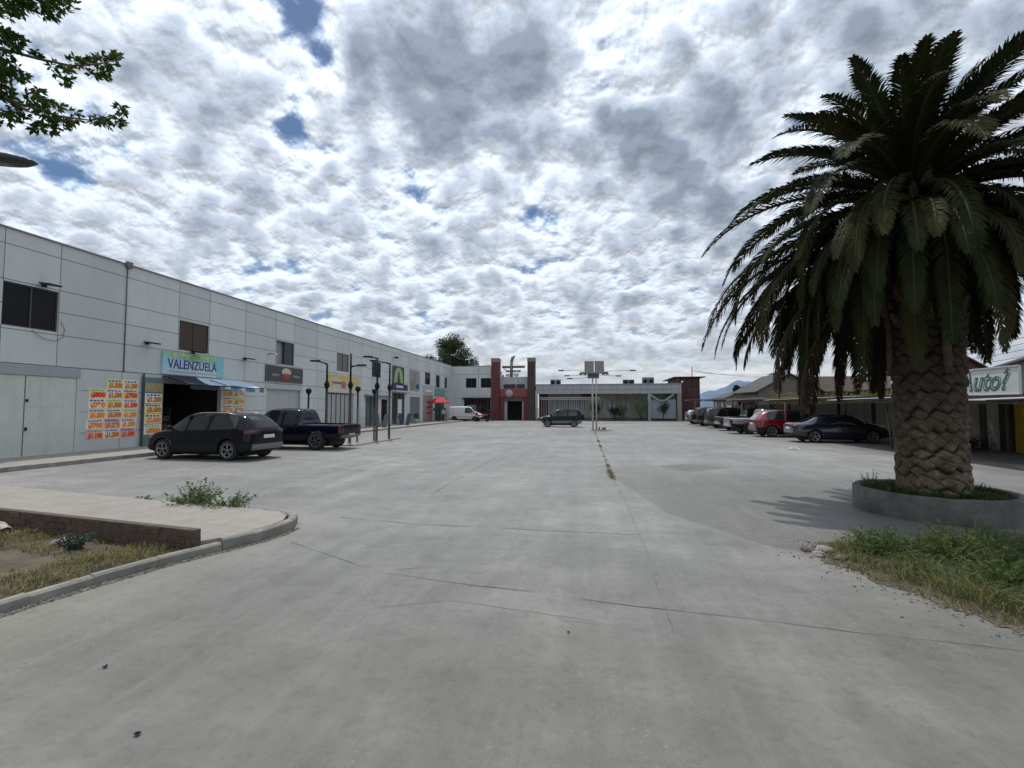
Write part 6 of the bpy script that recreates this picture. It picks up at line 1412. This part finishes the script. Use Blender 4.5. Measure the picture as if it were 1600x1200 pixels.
# ------------------------------------------------------------------ palm and its planter
PX, PY, PR = 5.93, 9.30, 1.14
def ring_wall(name, r0, r1, z1, m, label):
    b = MB(); n = 96; prof = [(r0, -.1), (r0, z1-.03), (r0-.025, z1), (r1+.02, z1), (r1, z1-.02), (r1, -.1)]
    for j in range(n):
        a = 2*pi*j/n; w = 1+.012*mnoise.noise(Vector((cos(a)*2, sin(a)*2, 1)))
        for r, z in prof: b.v.append((PX+r*w*cos(a), PY+r*w*sin(a), z+(.012*mnoise.noise(Vector((cos(a)*4, sin(a)*4, 3))) if z > 0 else 0)))
    m_ = len(prof)
    for j in range(n):
        for i in range(m_-1): b.f.append((j*m_+i, ((j+1) % n)*m_+i, ((j+1) % n)*m_+i+1, j*m_+i+1)); b.m.append(0); b.smooth.append(i in (0, 4))
    o = fix_normals(b.build(name, m)); return tag(o, label, 'planter')
ring_wall('planter', PR, PR-.13, .40, planter_m, 'round weathered concrete planter ring round the palm trunk')
b = MB(); b.lathe([(PR-.13, .27), (PR*.6, .34), (0, .36)], (PX, PY, 0), 40); tag(b.build('planter_soil', soil_m), kind='structure')
grass('planter_grass', lambda x, y: .50 < hypot(x-PX, y-PY) < PR-.14, 7000, lambda x, y: .30, lambda x, y, r: r.uniform(.06, .20)*(1.25 if clump(x, y, 31, 2.5) > 0 else .7), lambda x, y, r: 2 if r.random() < .6 else 0, 'dark green grass round the foot of the palm inside the planter', [g_green, g_dry, g_dark], (PX-1.2, PX+1.2, PY-1.2, PY+1.2), 41, .012)
weed('weed', PX-.84, PY+.25, .30, .3, .42, 22, 'wiry weed at the left rim of the planter', leafmat('weed_pale', (.12, .12, .07)), 51, .035)

def palm():
    rnd = random.Random(21); t = empty('palm_tree', (PX, PY, .28), label='large date palm with a thick scaly trunk growing in the round planter', cat='palm tree')
    TH = 5.0; TR = .445
    # trunk: spiral of overlapping diamond leaf scars, modelled in relief
    HH = []; b = MB(); NU, NV = 300, 480; ncol = 13; rowh = .108
    def scar(u, v):   # u in turns, v metres
        best = -9; bid = 0
        r = v/rowh; i0 = int(math.floor(r))
        for row in (i0-1, i0, i0+1):
            off = .5 if row % 2 else 0; k = round(u*ncol-off)
            for kk in (k-1, k, k+1):
                seed = (kk % ncol)*131+row*17; jx = .15*sin(seed*12.9898); jy = .24*sin(seed*78.233)
                du = (u*ncol-(kk+off+jx)); dv = (r-(row+jy))
                dd = (abs(du)/.57)**1.12+(abs(dv)/1.02)**1.12; hgt = 1-dd**1.3
                hgt += .15*(-dv)            # lower lip stands proud
                if hgt > best: best = hgt; bid = seed
        return best, bid
    for j in range(NV+1):
        v = TH*j/NV
        for i in range(NU):
            u = i/NU; a = 2*pi*u; h, bid = scar(u+v*.03+.02*mnoise.noise(Vector((cos(a)*1.5, sin(a)*1.5, v*1.3))), v+.05*mnoise.noise(Vector((cos(a)*2, sin(a)*2, v*2+9)))); h = max(-.3, min(h, .62))
            rr = TR+(.05*math.exp(-v/.35))+.012*sin(v*2.1)+max(0, v-2.8)*.02; amp = .085+.03*min(1, v/3)
            n_ = mnoise.noise(Vector((cos(a)*9, sin(a)*9, v*9)))+.9*mnoise.noise(Vector((cos(a)*26, sin(a)*26, v*22)))
            r = rr+amp*h+.011*n_+.026*sin(bid*3.7)
            b.v.append((r*cos(a), r*sin(a), v)); HH.append(h)
    for j in range(NV):
        for i in range(NU): b.f.append((j*NU+i, j*NU+(i+1) % NU, (j+1)*NU+(i+1) % NU, (j+1)*NU+i)); b.m.append(0); b.smooth.append(True)
    tm = bpy.data.materials.new('palm_trunk'); tm.use_nodes = True; T = NT(tm.node_tree); bs = T.n['Principled BSDF']; bs.inputs['Roughness'].default_value = .9
    g = T.new('ShaderNodeTexCoord').outputs['Object']; sp = T.new('ShaderNodeSeparateXYZ'); T.l.new(g, sp.inputs[0])
    n1 = T.noise(g, 5, 6, .65); n2 = T.noise(g, 22, 6, .7); rad_ = T.vmath('LENGTH', T.vmath('MULTIPLY', g, (1, 1, 0)))
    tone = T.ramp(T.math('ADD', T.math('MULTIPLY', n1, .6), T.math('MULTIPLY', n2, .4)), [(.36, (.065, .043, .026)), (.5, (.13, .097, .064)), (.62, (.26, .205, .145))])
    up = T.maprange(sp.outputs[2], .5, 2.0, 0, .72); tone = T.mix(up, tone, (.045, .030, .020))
    att = T.new('ShaderNodeAttribute'); att.attribute_name = 'scar'     # dark fibre between the pale cut leaf bases, deepened as painted crevice shade
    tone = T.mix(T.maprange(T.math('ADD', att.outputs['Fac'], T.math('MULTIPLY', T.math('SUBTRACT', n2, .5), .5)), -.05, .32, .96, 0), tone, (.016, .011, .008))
    T.l.new(tone, bs.inputs['Base Color']); bp = T.new('ShaderNodeBump'); bp.inputs['Strength'].default_value = .8; bp.inputs['Distance'].default_value = .02
    T.l.new(T.noise(T.vmath('MULTIPLY', g, (1, 1, 3)), 24, 6, .7), bp.inputs['Height']); T.l.new(bp.outputs[0], bs.inputs['Normal'])
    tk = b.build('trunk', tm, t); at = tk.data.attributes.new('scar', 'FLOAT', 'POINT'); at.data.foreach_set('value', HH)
    # frond stubs (boots) on the upper trunk
    b = MB()
    for i in range(120):
        a = i*2.39996; z = 2.9+i*.021; r0 = TR+.06; d = Vector((cos(a), sin(a), 0)); L = rnd.uniform(.16, .34); w = rnd.uniform(.06, .10); s_ = Vector((-sin(a), cos(a), 0))
        p0 = d*r0+Vector((0, 0, z)); p1 = d*(r0+L*.45)+Vector((0, 0, z+L*.8))
        vs = [p0-s_*w-Vector((0, 0, .05)), p0+s_*w-Vector((0, 0, .05)), p0+s_*w+Vector((0, 0, .05)), p0-s_*w+Vector((0, 0, .05)), p1-s_*w*.5, p1+s_*w*.5, p1+s_*w*.4+d*-.04, p1-s_*w*.4+d*-.04]
        b.add(vs, [(0, 1, 5, 4), (1, 2, 6, 5), (2, 3, 7, 6), (3, 0, 4, 7), (4, 5, 6, 7)])
    b.build('frond_stubs', mat('boot', (.15, .10, .065), .9, var=.35, vscale=8, bump=.5), t)
    # fronds
    crown, skirt = MB(), MB()
    def frond(B, a, e0, L, curl, zc, k_leaf, k_stem, llen=.44, npair=74, droopy=0, r0=.30, side=0, spread=1.0):
        """a azimuth, e0 start elevation, curl total downward bending"""
        N = 26; p = Vector((r0*cos(a)-.10, r0*sin(a)+.06, zc)); pts = [p.copy()]; dirs = []; az = a
        for i in range(N):
            f = i/N; e = e0-curl*(f**1.25); e = max(e, -1.52); az = a+side*f*f
            d = Vector((cos(az)*cos(e), sin(az)*cos(e), sin(e))); dirs.append(d); p = p+d*(L/N); pts.append(p.copy())
        dirs.append(dirs[-1]); B.tube(pts, [.040*(1-i/N)**.8+.006 for i in range(N+1)], 5, k_stem, False)
        for i in range(npair):
            f = .13+.87*(i+rnd.random()*.5)/npair; q = f*N; k = min(N-1, int(q)); c = pts[k].lerp(pts[k+1], q-k); d = dirs[k]
            s0 = d.cross(Vector((0, 0, 1)))
            if s0.length < .05: s0 = Vector((-sin(az), cos(az), 0))
            s0.normalize(); up = s0.cross(d).normalized()
            ll = llen*(math.sin(pi*min(1, (f*.86+.10)))**.55)*rnd.uniform(.85, 1.1)*(1 if f < .9 else 1-.4*(f-.9)/.1)
            for sg in (-1, 1):
                fw = .62+.75*f+rnd.uniform(-.10, .10); vv = rnd.uniform(.10, .50)-(droopy*.9)
                ld = (s0*sg*spread+d*fw+up*vv).normalized(); w = .017*rnd.uniform(.8, 1.2)
                nrm = ld.cross(d).normalized(); wv = (ld.cross(nrm)).normalized()*w
                m1 = c+ld*ll*.5; tip = c+ld*ll+Vector((0, 0, -ll*(.16+.22*rnd.random()+droopy*.35)))
                B.add([c-wv*.5, c+wv*.5, m1+wv, m1-wv, tip], [(0, 1, 2, 3), (3, 2, 4)], k_leaf)
    zc = 5.42-.28
    def near_side(a):     # fronds over the front and right of the trunk were trimmed shorter
        d1 = abs((a-R(-122)+pi) % (2*pi)-pi); d2 = abs((a-R(-25)+pi) % (2*pi)-pi); return 1 if d2 < R(62) else (2 if d1 < R(48) else 0)
    GA = 2.399963
    # upright and arching living fronds
    n1_ = 136
    for i in range(n1_):
        f = i/n1_; e0 = R(80-112*f**.85+rnd.uniform(-5, 5)); a = i*GA+rnd.uniform(-.1, .1)
        L = (1.95+1.80*min(1, f*1.8))*rnd.uniform(.93, 1.08)*((1, .74, .82)[near_side(a)] if f > .52 else 1); curl = R(34+72*min(1, f*1.5)+rnd.uniform(-8, 8))
        frond(crown, a, e0, L, curl, zc+.50-.75*f, 0 if rnd.random() < .75 else 1, 2, .32 if f > .52 and near_side(a) else .42, 78, 0, .12+.22*f, rnd.uniform(-.22, .22))
    # drooping older ring
    for i in range(52):
        a = i*GA*1.0+.7; e0 = R(rnd.uniform(-5, 22)); L = rnd.uniform(3.6, 4.2)*(1, .56, .68)[near_side(a)]; frond(crown, a, e0, L, R(rnd.uniform(78, 100)), zc-.45+rnd.uniform(-.2, .1), 1 if rnd.random() < .6 else 0, 2, .28 if near_side(a) else .42, 78, .25, .38, rnd.uniform(-.25, .25))
    for i in range(40):
        a = i*GA+1.9; e0 = R(rnd.uniform(-40, 0)); L = rnd.uniform(2.5, 3.4)*(1, .42, .50)[near_side(a)]; frond(skirt, a, e0, L, R(rnd.uniform(60, 95)), zc-.75+rnd.uniform(-.3, .1), 0 if rnd.random() < .55 else 1, 2, .22 if near_side(a) else .36, 60, .6, .45, rnd.uniform(-.3, .3), .55)
    crown.build('crown', [leafmat('palm_leaf', (.024, .033, .010), .3, .12, 3), leafmat('palm_leaf_old', (.042, .040, .014), .35, .10, 3), mat('rachis', (.045, .042, .02), .7, spec=.2)], t)
    skirt.build('dead_fronds', [leafmat('palm_dead', (.042, .028, .016), .4, .08, 4), leafmat('palm_dead_grey', (.05, .038, .026), .4, .08, 4), mat('rachis_dead', (.06, .042, .028), .8, spec=.2)], t)
    # two hanging stalks along the trunk
    b = MB(); az0 = atan2(-PY, -PX)
    for da, x in ((.42, .60), (.5, .58), (-1.0, .62)):
        a = az0+da; pts = [(x*cos(a)*(1+.05*sin(k)), x*sin(a)*(1+.05*sin(k)), 4.6-k*.42) for k in range(7)]; b.tube(pts, [.05, .05, .045, .04, .04, .05, .035], 6)
    b.build('hanging_stalks', mat('stalk', (.10, .075, .052), .85, var=.3, vscale=9), t)
    b = MB()
    for k in range(26):
        a = rnd.uniform(0, 6.28); r = .45+rnd.random()*.25; z = zc-.15+rnd.uniform(-.25, .2)
        b.tube([(0.2*cos(a), .2*sin(a), z+.1), (r*cos(a), r*sin(a), z+.1), ((r+.3)*cos(a+.1), (r+.3)*sin(a+.1), z-.1)], [.05, .035, .012], 5)
    b.build('fruit_stalks', mat('fruit_stalk', (.40, .30, .08), .7), t)
palm()
